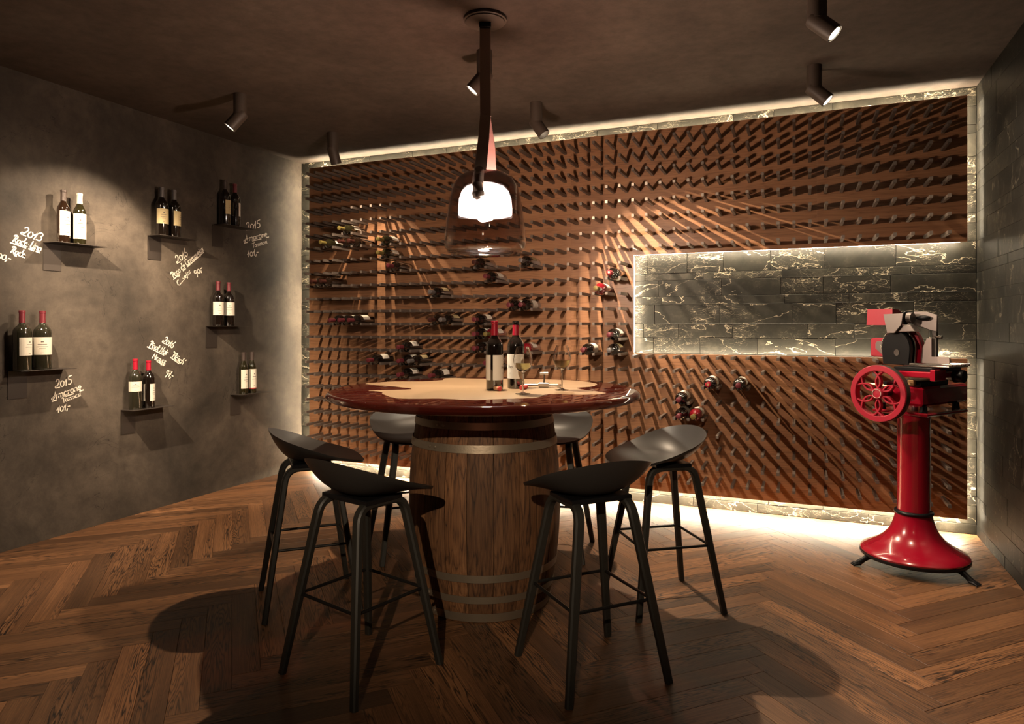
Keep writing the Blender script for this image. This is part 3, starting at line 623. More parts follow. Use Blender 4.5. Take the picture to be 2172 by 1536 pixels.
# ------------------------------------------------------------------ barrel
TX, TY = -1.368, 2.915
BH, TT = 0.935, 0.975
def brad(z): q = (z / BH - 0.5) * 2; return 0.300 + 0.054 * (1 - abs(q) ** 2.1)
barrel = thing('oak_barrel', 'upright old oak barrel with steel hoops carrying the round table top', 'barrel', (TX, TY, 0))
rb = random.Random(5); ang = 0.1; wds = [rb.uniform(0.8, 1.25) for _ in range(19)]; tot = sum(wds); a = 0.15
for wd in wds:
    da = 2 * pi * wd / tot; mb = MB(); rings = []; gp = 0.004; off = rb.uniform(-0.0015, 0.001)
    for i in range(15):
        z = BH * i / 14; R = brad(z) + off; ri = R - 0.026; seg = []
        for j in range(5):
            aa = a + gp + (da - 2 * gp) * j / 4; rr = R - (0.003 if j in (0, 4) else 0); seg.append((rr * cos(aa), rr * sin(aa), z))
        for j in range(4, -1, -1):
            aa = a + gp + (da - 2 * gp) * j / 4; seg.append((ri * cos(aa), ri * sin(aa), z))
        rings.append(seg)
    mb.loft(rings); mb.build('stave', M['stave'], barrel, 40); a += da
MB().lathe([(0, BH - 0.035), (0.278, BH - 0.035), (0.278, BH - 0.015), (0, BH - 0.015)], 32).build('barrel_head', M['stave'], barrel)
for zc, hw, ra in ((0.024, 0.019, 250), (0.105, 0.0155, 252), (0.2, 0.0165, 254), (0.748, 0.017, 256), (0.842, 0.0155, 262), (0.915, 0.015, 250)):
    r0, r1 = brad(zc - hw), brad(zc + hw); q = 0.0012
    hp = MB().lathe([(r0 + q, zc - hw), (r0 + q + 0.0028, zc - hw), (r1 + q + 0.0028, zc + hw), (r1 + q, zc + hw), (r0 + q, zc - hw)], 56)
    hp.f = [f for f in hp.f if len(f) == 4]; hp = hp.build('hoop', M['hoop'], barrel, 30)
    for dd in (0, 5.5):
        aa = rad(ra - dd); R = brad(zc) + q + 0.0026; mb = MB()
        mb.lathe([(0.0075, 0), (0.007, 0.002), (0.0045, 0.0035), (0, 0.004)], 10)
        mt = Matrix.Translation((R * cos(aa), R * sin(aa), zc)) @ Matrix.Rotation(aa, 4, 'Z') @ Matrix.Rotation(rad(90), 4, 'Y')
        mb.v = [tuple(mt @ Vector(p)) for p in mb.v]; mb.build('rivet', M['hoop'], hp, 30)

# ------------------------------------------------------------------ table top
top = thing('table_top', 'round table top of dark red resin with a pale live edge wood slab', 'table top', (TX, TY, BH))
RT = 0.727; th = TT - BH
prof = [(0.0, 0.0005), (RT - 0.05, 0.0005), (RT - 0.022, 0.003), (RT - 0.006, 0.011), (RT, 0.02), (RT - 0.005, 0.03), (RT - 0.016, 0.037), (RT - 0.03, th), (0.0, th)]
MB().lathe(prof, 96).build('resin_disc', M['resin'], top, 50)
live = [(-0.657, -0.016), (-0.66, 0.10), (-0.60, 0.19), (-0.474, 0.246), (-0.425, 0.36), (-0.470, 0.47), (-0.419, 0.53), (-0.326, 0.515), (-0.135, 0.595), (0.023, 0.612), (0.149, 0.628), (0.288, 0.592), (0.41, 0.465), (0.440, 0.30), (0.40, 0.17), (0.583, 0.012), (0.518, -0.099), (0.369, -0.132), (0.371, -0.295), (0.295, -0.368), (0.217, -0.433), (0.171, -0.484), (0.025, -0.481), (-0.119, -0.542), (-0.244, -0.456), (-0.36, -0.33), (-0.439, -0.297), (-0.30, -0.17), (-0.42, -0.09)]
rl = random.Random(3); pts = []
for i in range(len(live)):
    p, q, r_, s_ = [Vector(live[(i + k) % len(live)]) for k in (-1, 0, 1, 2)]
    for k in range(5):
        t = k / 5; c = 0.5 * ((2 * q) + (r_ - p) * t + (2 * p - 5 * q + 4 * r_ - s_) * t * t + (3 * q - p - 3 * r_ + s_) * t ** 3)
        pts.append((c.x + rl.uniform(-0.004, 0.004), c.y + rl.uniform(-0.004, 0.004)))
def rot2(p, a): return (p[0] * cos(a) - p[1] * sin(a), p[0] * sin(a) + p[1] * cos(a))
gr = rad(25); lp = [rot2(p, -gr) for p in pts]
mb = MB().loft([[(u, v, th - 0.006) for u, v in lp], [(u, v, th + 0.0006) for u, v in lp]])
o = mb.build('wood_slab', M['inlay'], top); o.rotation_euler = (0, 0, gr)

# ------------------------------------------------------------------ things on the table
def on_table(o, x, y, z=TT + 0.0008, rz=0): o.location = (x, y, z); o.rotation_euler = (0, 0, rz); return o
bt1 = make_bottle('wine_bottle', 'sealed wine bottle with bright red capsule standing on the table', 'bottle', 0.0395, 0.318, 'g_dark', 'c_bright', [(0.145, 0.505, -27, 100, 'paper'), (0.145, 0.505, -128, 70, 'paper')], 'bottles on the table', capz=0.77, marks=False, n=32)
on_table(bt1, -1.298, 2.874)
bt2 = make_bottle('wine_bottle', 'opened wine bottle with black mouth and red neck foil on the table', 'bottle', 0.0395, 0.318, 'g_dark', 'c_bright', [(0.15, 0.51, -70, 190, 'paper')], 'bottles on the table', capz=0.78, captop=0.94, marks=False, n=32)
on_table(bt2, -1.235, 2.978)
def label_text(root, r, text, ang, z, size, wd):
    mb = MB(); x = 0; tot = sum(G[c][0] for c in text) * size
    for c in text:
        for st in G[c][1]: ribbon(mb, [((x + p[0] * size) - tot / 2, z + p[1] * size) for p in st], wd)
        x += G[c][0] * size
    mb.v = [((r + 0.0008 + d * 0.2) * cos(rad(ang) + u / r), (r + 0.0008 + d * 0.2) * sin(rad(ang) + u / r), v) for d, u, v in mb.v]
    lb = [c for c in root.children if c.name.startswith('label')][0]; mb.build('print', M['ink'], lb)
label_text(bt1, 0.0395, 'Mo', -2, 0.099, 0.014, 0.0013); label_text(bt1, 0.0395, '1', 2, 0.074, 0.007, 0.0009)
label_text(bt2, 0.0395, 'Mon', -108, 0.099, 0.014, 0.0013); label_text(bt2, 0.0395, 'v', -80, 0.132, 0.012, 0.0011); label_text(bt2, 0.0395, 'r', -108, 0.071, 0.008, 0.0009)
def wine_glass(label, x, y, lvl):
    t = thing('wine_glass', label, 'wine glass', (x, y, TT + 0.0008), 0, 'wine glasses on the table')
    zb = 0.098
    out = [(0.0085, zb - 0.004), (0.02, zb + 0.004), (0.033, zb + 0.018), (0.0405, zb + 0.038), (0.0415, zb + 0.05), (0.039, zb + 0.068), (0.034, zb + 0.085), (0.0285, zb + 0.1), (0.0265, zb + 0.106)]
    inn = [(r - 0.0012, z) for r, z in out[::-1]]; inn[-1] = (0.0, zb + 0.0005)
    MB().lathe([(0, zb - 0.005)] + out + inn, 32).build('bowl', M['crystal'], t, 50)
    MB().lathe([(0, 0.0), (0.033, 0.0), (0.033, 0.0014), (0.014, 0.004), (0.005, 0.009), (0.0034, 0.02), (0.0032, zb - 0.02), (0.0045, zb - 0.009), (0.0085, zb - 0.004), (0, zb - 0.0045)], 28).build('stem', M['crystal'], t, 50)
    wp = [(0, zb + 0.0015)] + [(r - 0.0018, z + 0.0006) for r, z in out[1:] if z < zb + lvl] ; wp += [(wp[-1][0] + 0.0008, zb + lvl), (0, zb + lvl)]
    MB().lathe(wp, 32).build('wine', M['wine'], t, 50)
wine_glass('wine glass with a little white wine in front of the opened bottle', -1.104, 2.742, 0.036)
wine_glass('wine glass half filled with white wine standing right of the corkscrew', -1.004, 2.973, 0.040)
def cork(label, x, y, rz, m1):
    t = thing('wine_cork', label, 'cork', (x, y, TT + 0.0115), rz, 'corks on the table')
    for nm, m_, x0, x1 in (('cork_body', M['cork'], -0.022, 0.012), ('stained_end', M['corkred'], 0.012, 0.022)):
        mb = MB().lathe([(0, x0), (0.0098, x0), (0.0108, x0 + 0.0015), (0.0108, x1 - 0.0015), (0.0098, x1), (0, x1)], 16); mb.v = [(z, x_, y_) for x_, y_, z in mb.v]; mb.build(nm, m_ if nm == 'stained_end' or not m1 else M['corkred'], t, 40)
cork('pale cork with a red stained end lying before the sealed bottle', -1.262, 2.828, rad(-35), False)
cork('deep red stained cork lying behind the stem of the nearer glass', -1.178, 2.935, rad(-100), True)
# lever corkscrew lying on the table
ck = thing('corkscrew', 'chrome wing corkscrew lying on the table between the glasses', 'corkscrew', (-1.15, 3.06, TT), rad(12))
MB().tube([(-0.085, 0, 0.012), (0.09, 0.0, 0.011)], 0.0055, 10).build('shaft', M['chrome'], ck, 40)
mb = MB().lathe([(0.004, 0), (0.014, 0), (0.0165, 0.01), (0.0165, 0.03), (0.012, 0.036), (0.004, 0.036)], 18); mb.v = [(-0.105 + z, x, y + 0.0168) for x, y, z in mb.v]; mb.build('bell', M['chrome'], ck, 40)
MB().box(0.0, 0.05, -0.012, 0.012, 0.001, 0.025, 0.004).build('frame', M['chrome'], ck)
MB().tube([(0.025, 0.0, 0.022), (0.025, 0.006, 0.066)], 0.0035, 8).build('lever', M['chrome'], ck, 40)
MB().tube([(0.005, 0.006, 0.066), (0.045, 0.006, 0.068)], [0.007, 0.0055], 10).build('lever_grip', M['chrome'], ck, 40)
MB().tube([(0.098, -0.022, 0.009), (0.098, 0.022, 0.009)], 0.0085, 12).build('handle', M['chrome'], ck, 40)
MB().tube([(-0.07 + 0.003 * i, 0.006 * sin(i * 1.1), 0.012 + 0.006 * cos(i * 1.1)) for i in range(24)], 0.0013, 6).build('worm', M['chrome'], ck, 60)

# ------------------------------------------------------------------ bar stools
def make_stool():
    root = thing('bar_stool', 'x', 'stool')
    nth, ns = 56, 12; ring0 = []; rings = []
    for i in range(1, ns + 1):
        s_ = i / ns; R = []
        for j in range(nth):
            t = 2 * pi * j / nth; ct, st = cos(t), sin(t); n_ = 2.35 if cos(t) < 0 else 2.35 + 0.75 * cos(t)
            rx = 0.245 if ct > 0 else 0.178; ry = 0.228
            k = (abs(ct) ** n_ + abs(st) ** n_) ** (-1 / n_); x = rx * k * ct * s_; y = ry * k * st * s_
            bk = (1 - ct) / 2; rim = 0.672 + 0.128 * bk ** 1.25
            p = 2.2 + 0.9 * bk; z = 0.662 + (rim - 0.662) * s_ ** p
            if ct > 0.0: z -= 0.026 * (s_ ** 5) * ct
            x -= 0.022 * bk * s_ ** 4 * 0
            R.append((x, y, z))
        rings.append(R)
    mb = MB(); vs = [(0, 0, 0.662)] + [p for r in rings for p in r]; fs = [(0, 1 + j, 1 + (j + 1) % nth) for j in range(nth)]
    for i in range(ns - 1):
        for j in range(nth): fs.append((1 + i * nth + j, 1 + (i + 1) * nth + j, 1 + (i + 1) * nth + (j + 1) % nth, 1 + i * nth + (j + 1) % nth))
    up = [(x, y, z) for x, y, z in vs]; lo = [(x * 0.985, y * 0.985, z - 0.010) for x, y, z in vs]; n = len(vs)
    fs2 = fs + [tuple(n + q for q in f[::-1]) for f in fs]; b0 = 1 + (ns - 1) * nth
    for j in range(nth): fs2.append((b0 + j, n + b0 + j, n + b0 + (j + 1) % nth, b0 + (j + 1) % nth))
    mb.add(up + lo, fs2); mb.build('seat', M['stool'], root, 50)
    MB().box(-0.085, 0.085, -0.125, 0.125, 0.634, 0.653, 0.003).build('seat_mount', M['blk'], root)
    for sy in (1, -1):
        for sx in (1, -1):
            P = [(sx * 0.2025, sy * 0.2025, 0.0), (sx * 0.158, sy * 0.158, 0.29), (sx * 0.117, sy * 0.117, 0.555)]
            c0, c1, c2 = Vector((sx * 0.113, sy * 0.113, 0.58)), Vector((sx * 0.104, sy * 0.107, 0.633)), Vector((sx * 0.048, sy * 0.105, 0.634))
            for k in range(7):
                t = k / 6; P.append(tuple(c0 * (1 - t) ** 2 + c1 * 2 * t * (1 - t) + c2 * t * t))
            P.append((0, sy * 0.105, 0.634))
            W = [(0.027, 0.024), (0.033, 0.026)] + [(0.036, 0.027)] * (len(P) - 2)
            MB().sweep(P, (0, 1, 0), W).build('leg', M['leg'], root, 35)
    k = 0.158
    for p, q in (((k, k), (k, -k)), ((k, -k), (-k, -k)), ((-k, -k), (-k, k)), ((-k, k), (k, k))):
        MB().tube([(*p, 0.29), (*q, 0.29)], 0.0062, 8).build('footrest_bar', M['steelblk'], root, 40)
    return root
STOOLS = [((-1.495, 2.117), 75, 'dark grey bar stool nearest the camera on the left, back turned to us'), ((-0.714, 2.444), 137, 'dark grey bar stool in front right of the barrel'),
          ((-2.0985, 2.554), 45, 'dark grey bar stool on the far left beside the plaster wall'), ((-0.589, 3.187), 215.8, 'bar stool right of the table with a bright highlight on its seat'),
          ((-2.03, 3.34), -45, 'bar stool behind the barrel on the left, half hidden'), ((-1.292, 3.655), 279, 'bar stool behind the barrel on the right, half hidden')]
st0 = make_stool()
for i, (p, a, lab) in enumerate(STOOLS):
    o = st0 if i == 0 else copy_tree(st0)
    o.location = (p[0], p[1], 0.0005); o.rotation_euler = (0, 0, rad(a)); tag(o, lab, 'stool', 'bar stools around the barrel table')

# ------------------------------------------------------------------ pendant lamp over the table
def light(name, kind, parent, loc, energy, col=WARM, **kw):
    ld = bpy.data.lights.new(name, kind); ld.energy = energy; ld.color = col
    for k, v in kw.items(): setattr(ld, k, v)
    o = bpy.data.objects.new(name, ld); COL.objects.link(o); o.parent = parent; o.location = loc; return o
pd = thing('pendant_lamp', 'pendant lamp with smoked glass dome on a leather strap above the table', 'lamp', (-1.372, 2.93, HC), rad(22.8))
def pz(z): return z - HC
MB().lathe([(0, 0.0), (0.1, 0.0), (0.102, -0.006), (0.102, -0.014), (0.094, -0.017), (0.094, -0.022), (0.088, -0.025), (0, -0.025)], 40).build('canopy', M['fixture'], pd, 30)
MB().box(-0.028, 0.028, -0.02, 0.02, -0.05, -0.024, 0.003).build('strap_clamp', M['blk'], pd)
MB().sweep([(0, 0, -0.04), (0, 0, -0.25), (0.002, 0, pz(2.262))], (1, 0, 0), (0.052, 0.012)).build('strap', M['strap'], pd)
MB().sweep([(0.001, -0.006, pz(2.266)), (-0.006, -0.03, pz(2.15)), (-0.018, -0.042, pz(2.03)), (-0.022, -0.044, pz(1.998))], (1, 0, 0), [(0.050, 0.007), (0.052, 0.007), (0.056, 0.007), (0.057, 0.007)]).build('strap', M['strap'], pd)
MB().sweep([(0.020, 0.008, pz(2.262)), (0.026, 0.03, pz(2.12)), (0.022, 0.045, pz(2.004))], (1, 0, 0), [(0.012, 0.006), (0.042, 0.006), (0.06, 0.006)]).build('strap_lining', M['pink'], pd)
DZ = 2.0
dp = [(0.0, 0.0), (0.06, -0.002), (0.1, -0.012), (0.132, -0.035), (0.153, -0.068), (0.165, -0.11), (0.175, -0.17), (0.184, -0.235), (0.191, -0.295), (0.194, -0.335), (0.190, -0.36), (0.178, -0.376), (0.160, -0.383)]
di = [(max(r - 0.004, 0), z - 0.0035 if i < len(dp) - 2 else z + 0.003) for i, (r, z) in enumerate(dp)][::-1]
dm = MB(); rings = [[(r * cos(2 * pi * i / 64), r * sin(2 * pi * i / 64), z) for i in range(64)] for r, z in dp[1:] + di[:-1]]
dm.loft(rings, cap=True); dome = dm.build('glass_shade', M['dome'], pd, 60, (0, 0, pz(DZ)))
MB().lathe([(0.135, -0.3805), (0.160, -0.3865), (0.178, -0.380), (0.174, -0.3755), (0.158, -0.3805), (0.137, -0.3755), (0.135, -0.3805)], 64).build('rim', M['glass'], dome, 60)
MB().lathe([(0.0, -0.055), (0.055, -0.058), (0.09, -0.072), (0.112, -0.095), (0.124, -0.13), (0.128, -0.175), (0.127, -0.205), (0.120, -0.207), (0.121, -0.17), (0.117, -0.132), (0.105, -0.10), (0.085, -0.08), (0.0, -0.063)], 48).build('glow_shell', M['glow'], dome, 40)  # added glowing shell in place of the bulb's reflection inside the shade
MB().tube([(-0.026, -0.050, pz(1.994)), (-0.028, -0.098, pz(1.958)), (-0.029, -0.122, pz(1.915)), (-0.027, -0.130, pz(1.875)), (-0.024, -0.130, pz(1.856)), (-0.022, -0.128, pz(1.848))], [0.024, 0.025, 0.026, 0.029, 0.026, 0.014], 16).build('socket', M['fixture'], pd, 40)
mb = MB().lathe([(0.0, -0.036), (0.018, -0.031), (0.031, -0.018), (0.036, 0), (0.031, 0.018), (0.018, 0.031), (0, 0.036)], 20); mb.build('bulb', M['bulb'], pd, 60, (0.012, -0.01, pz(1.80)))

# ------------------------------------------------------------------ ceiling spots
def spot(label, x, y, d, energy, size=95, blend=0.55, rec=0.0):
    t = thing('ceiling_spot', label, 'spotlight', (x, y, HC), 0, 'adjustable spots on the ceiling')
    MB().lathe([(0, 0), (0.04, 0), (0.04, -0.125), (0.037, -0.128), (0, -0.128)], 28).build('mount', M['fixture'], t, 30)
    d = Vector(d).normalized(); q = Vector((0, 0, -1)).rotation_difference(d)
    hd = link('head', None, t, (0, 0, -0.128))
    mb = MB().lathe([(0, 0.035), (0.036, 0.03), (0.0395, 0.02), (0.0395, -0.1), (0.0365, -0.1), (0.0365, -0.094 + rec), (0, -0.094 + rec)], 28); hm = mb.mesh('head', M['fixture'], 30)
    bpy.data.objects.remove(hd); hd = link('head', hm, t, (0, 0, -0.135)); hd.rotation_mode = 'QUATERNION'; hd.rotation_quaternion = q
    MB().lathe([(0, -0.0945 + rec), (0.029, -0.0945 + rec), (0.029, -0.0965 + rec), (0, -0.0965 + rec)], 24).build('lens', M['lens'], hd)
    lo = light('spot_light', 'SPOT', hd, (0, 0, -0.108), energy, WARM, spot_size=rad(size), spot_blend=blend, shadow_soft_size=0.018)
    return t
spot('ceiling spot over the left wall, lamp face glowing toward us', -3.245, 3.295, (-0.52, -0.36, -0.78), 170, 74, 0.4)
spot('unlit looking ceiling spot in the far left corner before the rack', -3.248, 4.226, (0.06, 0.42, -1.1), 80, 85, rec=0.07)
spot('ceiling spot behind the pendant strap, lamp face glowing', -1.54, 3.278, (-0.6, -0.25, -0.75), 210, 100)
spot('ceiling spot turned away toward the rack, right of the pendant strap', -1.586, 4.17, (0.6, 0.0, -0.85), 330, 104, rec=0.07)
spot('ceiling spot close to the rack on the right, lamp face glowing', 0.076, 4.186, (0.75, -0.05, -0.75), 45, 80)
spot('ceiling spot at the top picture edge on the right, lamp face glowing', 0.07, 3.249, (0.75, -0.12, -0.75), 110, 110)
spot('ceiling spot out of the picture, washing the left wall', -3.245, 1.75, (-0.88, 1.78, -1.5), 620, 50, 0.9)
spot('added unseen ceiling spot behind the camera, brightening the barrel', 0.3, -1.95, (-1.67, 4.9, -1.9), 560, 30, 1.0)  # extra lamp out of view, added to lift the barrel front
spot('added unseen ceiling spot overhead, brightening the slicer', 0.07, 0.9, (0.15, 1.0, -0.6), 6, 60)  # weak fill lamp out of view, added for the slicer

# ------------------------------------------------------------------ meat slicer
sl = thing('meat_slicer', 'red flywheel meat slicer on a round red pedestal in the right corner', 'meat slicer', (0.556, 4.149, 0.0005), rad(-35))
ped = MB().lathe([(0.0, 0.066), (0.24, 0.066), (0.252, 0.07), (0.254, 0.078), (0.246, 0.088), (0.215, 0.104), (0.18, 0.124), (0.145, 0.152), (0.118, 0.185), (0.101, 0.222), (0.091, 0.255), (0.086, 0.28), (0.0, 0.28)], 56).build('pedestal_base', M['red'], sl, 40)
MB().lathe([(0.235, 0.052), (0.25, 0.052), (0.256, 0.058), (0.256, 0.067), (0.249, 0.07), (0.235, 0.066), (0.235, 0.052)], 56).build('base_trim', M['blk'], ped, 40)
MB().lathe([(0.078 + 0.012 * cos(2 * pi * i / 12) + 0.004, 0.288 + 0.011 * sin(2 * pi * i / 12)) for i in range(13)], 40).build('ring', M['blk'], sl, 60)
MB().lathe([(0, 0.28), (0.077, 0.28), (0.0765, 0.78), (0.079, 0.785), (0.079, 0.805), (0, 0.805)], 44).build('column', M['red'], sl, 30)
for aa in (236, 356, 116):
    ca, sa = cos(rad(aa)), sin(rad(aa))
    mb = MB().tube([(ca * 0.2, sa * 0.2, 0.058), (ca * 0.235, sa * 0.235, 0.05), (ca * 0.262, sa * 0.262, 0.032), (ca * 0.285, sa * 0.285, 0.016), (ca * 0.312, sa * 0.312, 0.0085)], [0.02, 0.017, 0.013, 0.0155, 0.008], 10)
    ft = mb.build('claw_foot', M['blk'], sl, 60)
    for dx in (-0.011, 0, 0.011):
        MB().tube([(ca * 0.282 - sa * dx, sa * 0.282 + ca * dx, 0.012), (ca * 0.305 - sa * dx * 1.3, sa * 0.305 + ca * dx * 1.3, 0.011), (ca * 0.322 - sa * dx * 1.5, sa * 0.322 + ca * dx * 1.5, 0.005)], [0.008, 0.0075, 0.004], 8).build('toe', M['blk'], ft, 60)
MB().box(-0.175, 0.112, -0.085, 0.33, 0.803, 0.822, 0.006).build('base_plate', M['red'], sl)
for x, y in ((-0.14, -0.05), (0.075, -0.05), (0.075, 0.28), (-0.14, 0.28)): MB().lathe([(0, 0.821), (0.02, 0.821), (0.017, 0.835), (0.017, 0.856), (0, 0.856)], 16, (x, y, 0)).build('damper', M['blk'], sl, 40)
MB().box(-0.11, 0.088, -0.082, 0.38, 0.855, 0.955, 0.012).build('body', M['red'], sl)
MB().box(-0.07, 0.075, -0.08, 0.2, 0.955, 0.985, 0.004).build('slide_rail', M['blk'], sl)
MB().box(0.02, 0.05, -0.1, -0.08, 0.962, 0.99, 0.003).build('latch', M['gold'], sl)
MB().box(-0.03, 0.157, -0.105, 0.22, 1.003, 1.036, 0.006).build('carriage', M['red'], sl)
MB().box(0.135, 0.158, -0.107, 0.0, 0.99, 1.05, 0.004).build('carriage_end', M['red'], sl)
MB().box(-0.05, 0.14, -0.1, 0.2, 1.036, 1.056, 0.003).build('carriage_rail', M['blk'], sl)
pt = MB().box(-0.02, 0.2, -0.06, 0.14, 1.058, 1.066, 0.002).build('product_plate', M['chrome'], sl)
for i in range(5): MB().tube([(-0.02, -0.05 + 0.045 * i, 1.071), (0.212, -0.05 + 0.045 * i, 1.071)], 0.0055, 8).build('guide_bar', M['chrome'], pt, 40)
mb = MB().lathe([(0, -0.025), (0.03, -0.025), (0.034, -0.02), (0.034, 0.02), (0.03, 0.025), (0, 0.025)], 24, (0, 0, 0)); mb.v = [(0.19 + z, 0.07 + x, 1.012 + y) for x, y, z in mb.v]; mb.build('feed_knob', M['blk'], sl, 40)
MB().tube([(0.12, 0.07, 1.012), (0.2, 0.07, 1.012)], 0.008, 10).build('feed_spindle', M['chrome'], sl, 40)
# blade with guard
def dshape(w0, ht, zb, n=26):
    q = []
    for i in range(n + 1):
        a_ = pi * i / n; q.append((w0 * cos(a_), ht * sin(a_)))
    low = [(-w0 * 0.985, -0.02), (-w0 * 0.9, zb), (w0 * 0.9, zb), (w0 * 0.985, -0.02)]
    return q + low
def dplate(name, mat, cx, cz, w0, ht, zb, y0, y1, parent):
    return MB().prism([(cx + u, cz + v) for u, v in dshape(w0, ht, zb)], -y1, -y0, 0.004, lambda u, v, q: (u, -q, v)).build(name, mat, parent, 30)
gd = dplate('blade_guard', M['red'], -0.045, 1.152, 0.083, 0.108, -0.092, 0.0, 0.035, sl)
dplate('blade', M['chrome'], -0.06, 1.15, 0.081, 0.1, -0.09, -0.02, -0.012, sl)
bc = dplate('blade_cover', M['blk'], -0.064, 1.148, 0.076, 0.096, -0.085, -0.058, -0.03, sl)
mb = MB().lathe([(0.013, 0), (0.017, 0), (0.017, 0.002), (0.013, 0.002), (0.013, 0)], 22); mb.v = [(-0.058 + x * 0.8, -0.0585 - z, 1.128 + y) for x, y, z in mb.v]; mb.build('emblem', M['rubber'], bc, 40)
MB().tube([(-0.07 + 0.09 * cos(rad(a_)), -0.02, 1.15 + 0.105 * sin(rad(a_))) for a_ in range(120, 185, 8)], 0.004, 8).build('ring_arc', M['chrome'], gd, 50)
# sharpener housing above, drive housing at left
poly = [(-0.05, 1.274), (0.07, 1.274), (0.07, 1.30), (0.05, 1.335), (0.015, 1.357), (-0.05, 1.362)]
MB().loft([[(-0.228 + (0.006 if v > 1.35 else 0), u, v) for u, v in poly], [(-0.085, u, v) for u, v in poly]]).build('sharpener_housing', M['redd'], sl)
MB().tube([(-0.12, 0.0, 1.275), (-0.13, 0.01, 1.22)], 0.012, 10).build('housing_post', M['red'], sl, 40)
MB().box(-0.232, -0.13, 0.0, 0.05, 1.098, 1.204, 0.008).build('drive_housing', M['redd'], sl)
MB().prism([(-0.2, 1.145), (-0.165, 1.115), (-0.14, 1.115), (-0.14, 1.185), (-0.19, 1.185), (-0.2, 1.175)], -0.0, 0.012, 0.002, lambda u, v, q: (u, -q, v)).build('bracket', M['alu'], sl)
MB().tube([(-0.15, 0.0, 1.06), (-0.15, 0.0, 1.11)], 0.01, 10).build('housing_foot', M['red'], sl, 40)
MB().tube([(-0.14, 0.012, 1.21), (-0.14, 0.0, 1.232)], 0.008, 8).build('screw', M['blk'], sl, 40)
# meat holder
hp = MB().prism([(-0.115, 1.332), (-0.095, 1.232), (-0.055, 1.232), (-0.02, 1.275), (-0.01, 1.336)][::-1], 0.075, 0.085, 0.002, lambda u, v, q: (u, -q, v)).build('press_plate', M['alu'], sl)
MB().prism([(-0.1, 1.236), (0.045, 1.24), (0.02, 1.275), (-0.05, 1.275)], 0.02, 0.07, 0.003, lambda u, v, q: (u, -q, v)).build('press_wing', M['alu'], sl)
mb = MB().lathe([(0, -0.008), (0.032, -0.008), (0.036, -0.004), (0.036, 0.004), (0.032, 0.008), (0, 0.008)], 28); mb.v = [(-0.03 + z, -0.02 + x, 1.312 + y) for x, y, z in mb.v]; mb.build('press_knob', M['blk'], sl, 40)
mb = MB().lathe([(0, 0), (0.03, 0), (0.028, 0.024), (0, 0.024)], 24); mb.v = [(-0.018 + z, -0.02 + x, 1.312 + y) for x, y, z in mb.v]; mb.build('press_boss', M['alu'], sl, 40)
hd = MB().prism([(-0.01, 1.275), (0.105, 1.238), (0.108, 1.325), (0.05, 1.345), (-0.01, 1.345)], -0.03, -0.018, 0.002, lambda u, v, q: (u, -q, v)).build('press_arm', M['alu'], sl)
mb = MB().lathe([(0, -0.04), (0.010, -0.032), (0.0165, -0.01), (0.0165, 0.012), (0.009, 0.034), (0, 0.038)], 20); mb.v = [(0.045 + z, 0.005 + x * 0.7, 1.312 + y * 0.8) for x, y, z in mb.v]; mb.build('grip', M['blk'], hd, 60)
MB().box(0.078, 0.098, 0.03, 0.05, 1.075, 1.25, 0.003).build('press_post', M['rubber'], sl)
MB().tube([(0.09, 0.035, 1.215), (0.125, 0.03, 1.21)], [0.007, 0.009], 10).build('post_screw', M['chrome'], sl, 40)
mb = MB(); pp = [(0.012, 1.076), (0.165, 1.076), (0.17, 1.082), (0.168, 1.104), (0.158, 1.11), (0.083, 1.11), (0.083, 1.205), (0.06, 1.205), (0.05, 1.18), (0.022, 1.12)]
mb.loft([[(u, 0.012, v) for u, v in pp], [(u, 0.026, v) for u, v in pp]]); mb.build('end_support', M['alu2'], sl)
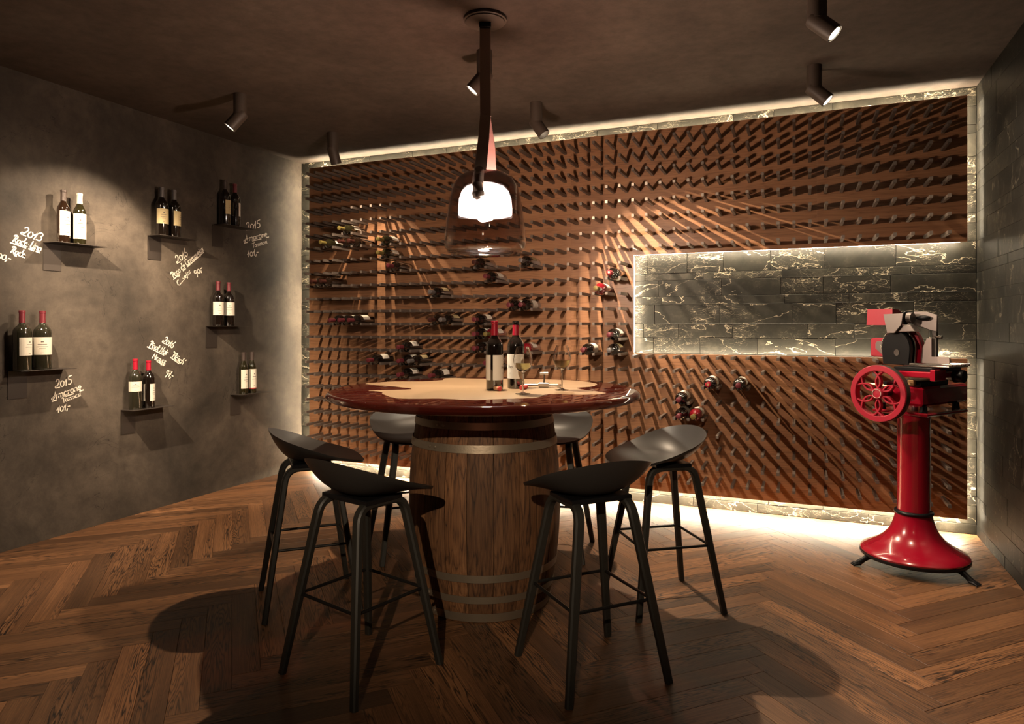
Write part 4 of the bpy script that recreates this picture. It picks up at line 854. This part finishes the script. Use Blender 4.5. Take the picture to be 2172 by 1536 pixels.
MB().tube([(-0.34, 0.06, 0.945), (-0.16, 0.05, 0.938)], [0.004, 0.009], 8).build('lever_rod', M['gold'], sl, 40)
# flywheel
fw = link('flywheel', None, sl, (-0.079, -0.185, 0.916)); bpy.data.objects.remove(fw)
def ring_y(prof, n=56):
    mb = MB().lathe(prof, n); mb.f = [f for f in mb.f if len(f) == 4]; mb.v = [(x, -z, y) for x, y, z in mb.v]; return mb
fw = ring_y([(0.118, -0.022), (0.144, -0.022), (0.148, -0.018), (0.148, 0.017), (0.145, 0.021), (0.121, 0.021), (0.118, 0.018), (0.118, -0.022)]).build('flywheel', M['redd'], sl, 30, (-0.079, -0.185, 0.916))
ring_y([(0.1482, -0.0215), (0.1495, -0.0215), (0.1495, 0.012), (0.1482, 0.012), (0.1482, -0.0215)]).build('tyre', M['rubber'], fw, 30)
mb = MB().lathe([(0, -0.03), (0.03, -0.03), (0.03, 0.018), (0.026, 0.024), (0, 0.026)], 28); mb.v = [(x, -z, y) for x, y, z in mb.v]; mb.build('hub', M['redd'], fw, 30)
ring_y([(0.0215, 0.024), (0.0235, 0.024), (0.0235, 0.0275), (0.0215, 0.0275), (0.0215, 0.024)], 32).build('hub_ring', M['white'], fw, 30)
for k in range(6):
    a_ = rad(90 + 60 * k); ca, sa = cos(a_), sin(a_)
    for sg in (1, -1):
        pth = []
        for i in range(9):
            t = i / 8; r_ = 0.028 + 0.092 * t; off = sg * (0.0125 * sin(min(t / 0.72, 1.0) * pi) if t < 0.72 else -0.030 * ((t - 0.72) / 0.28) ** 1.3)
            pth.append((ca * r_ - sa * off, -0.004, sa * r_ + ca * off))
        MB().sweep(pth, (0, 1, 0), (0.024, 0.0085)).build('spoke', M['redd'], fw, 40)
MB().tube([(0.078, -0.02, 0.062), (0.078, -0.035, 0.062), (0.076, -0.06, 0.063), (0.075, -0.082, 0.063)], [0.006, 0.011, 0.0125, 0.010], 12).build('crank_handle', M['blk'], fw, 50)
MB().tube([(-0.079, -0.16, 0.916), (-0.079, -0.07, 0.916)], 0.018, 12).build('axle', M['blk'], sl, 40)
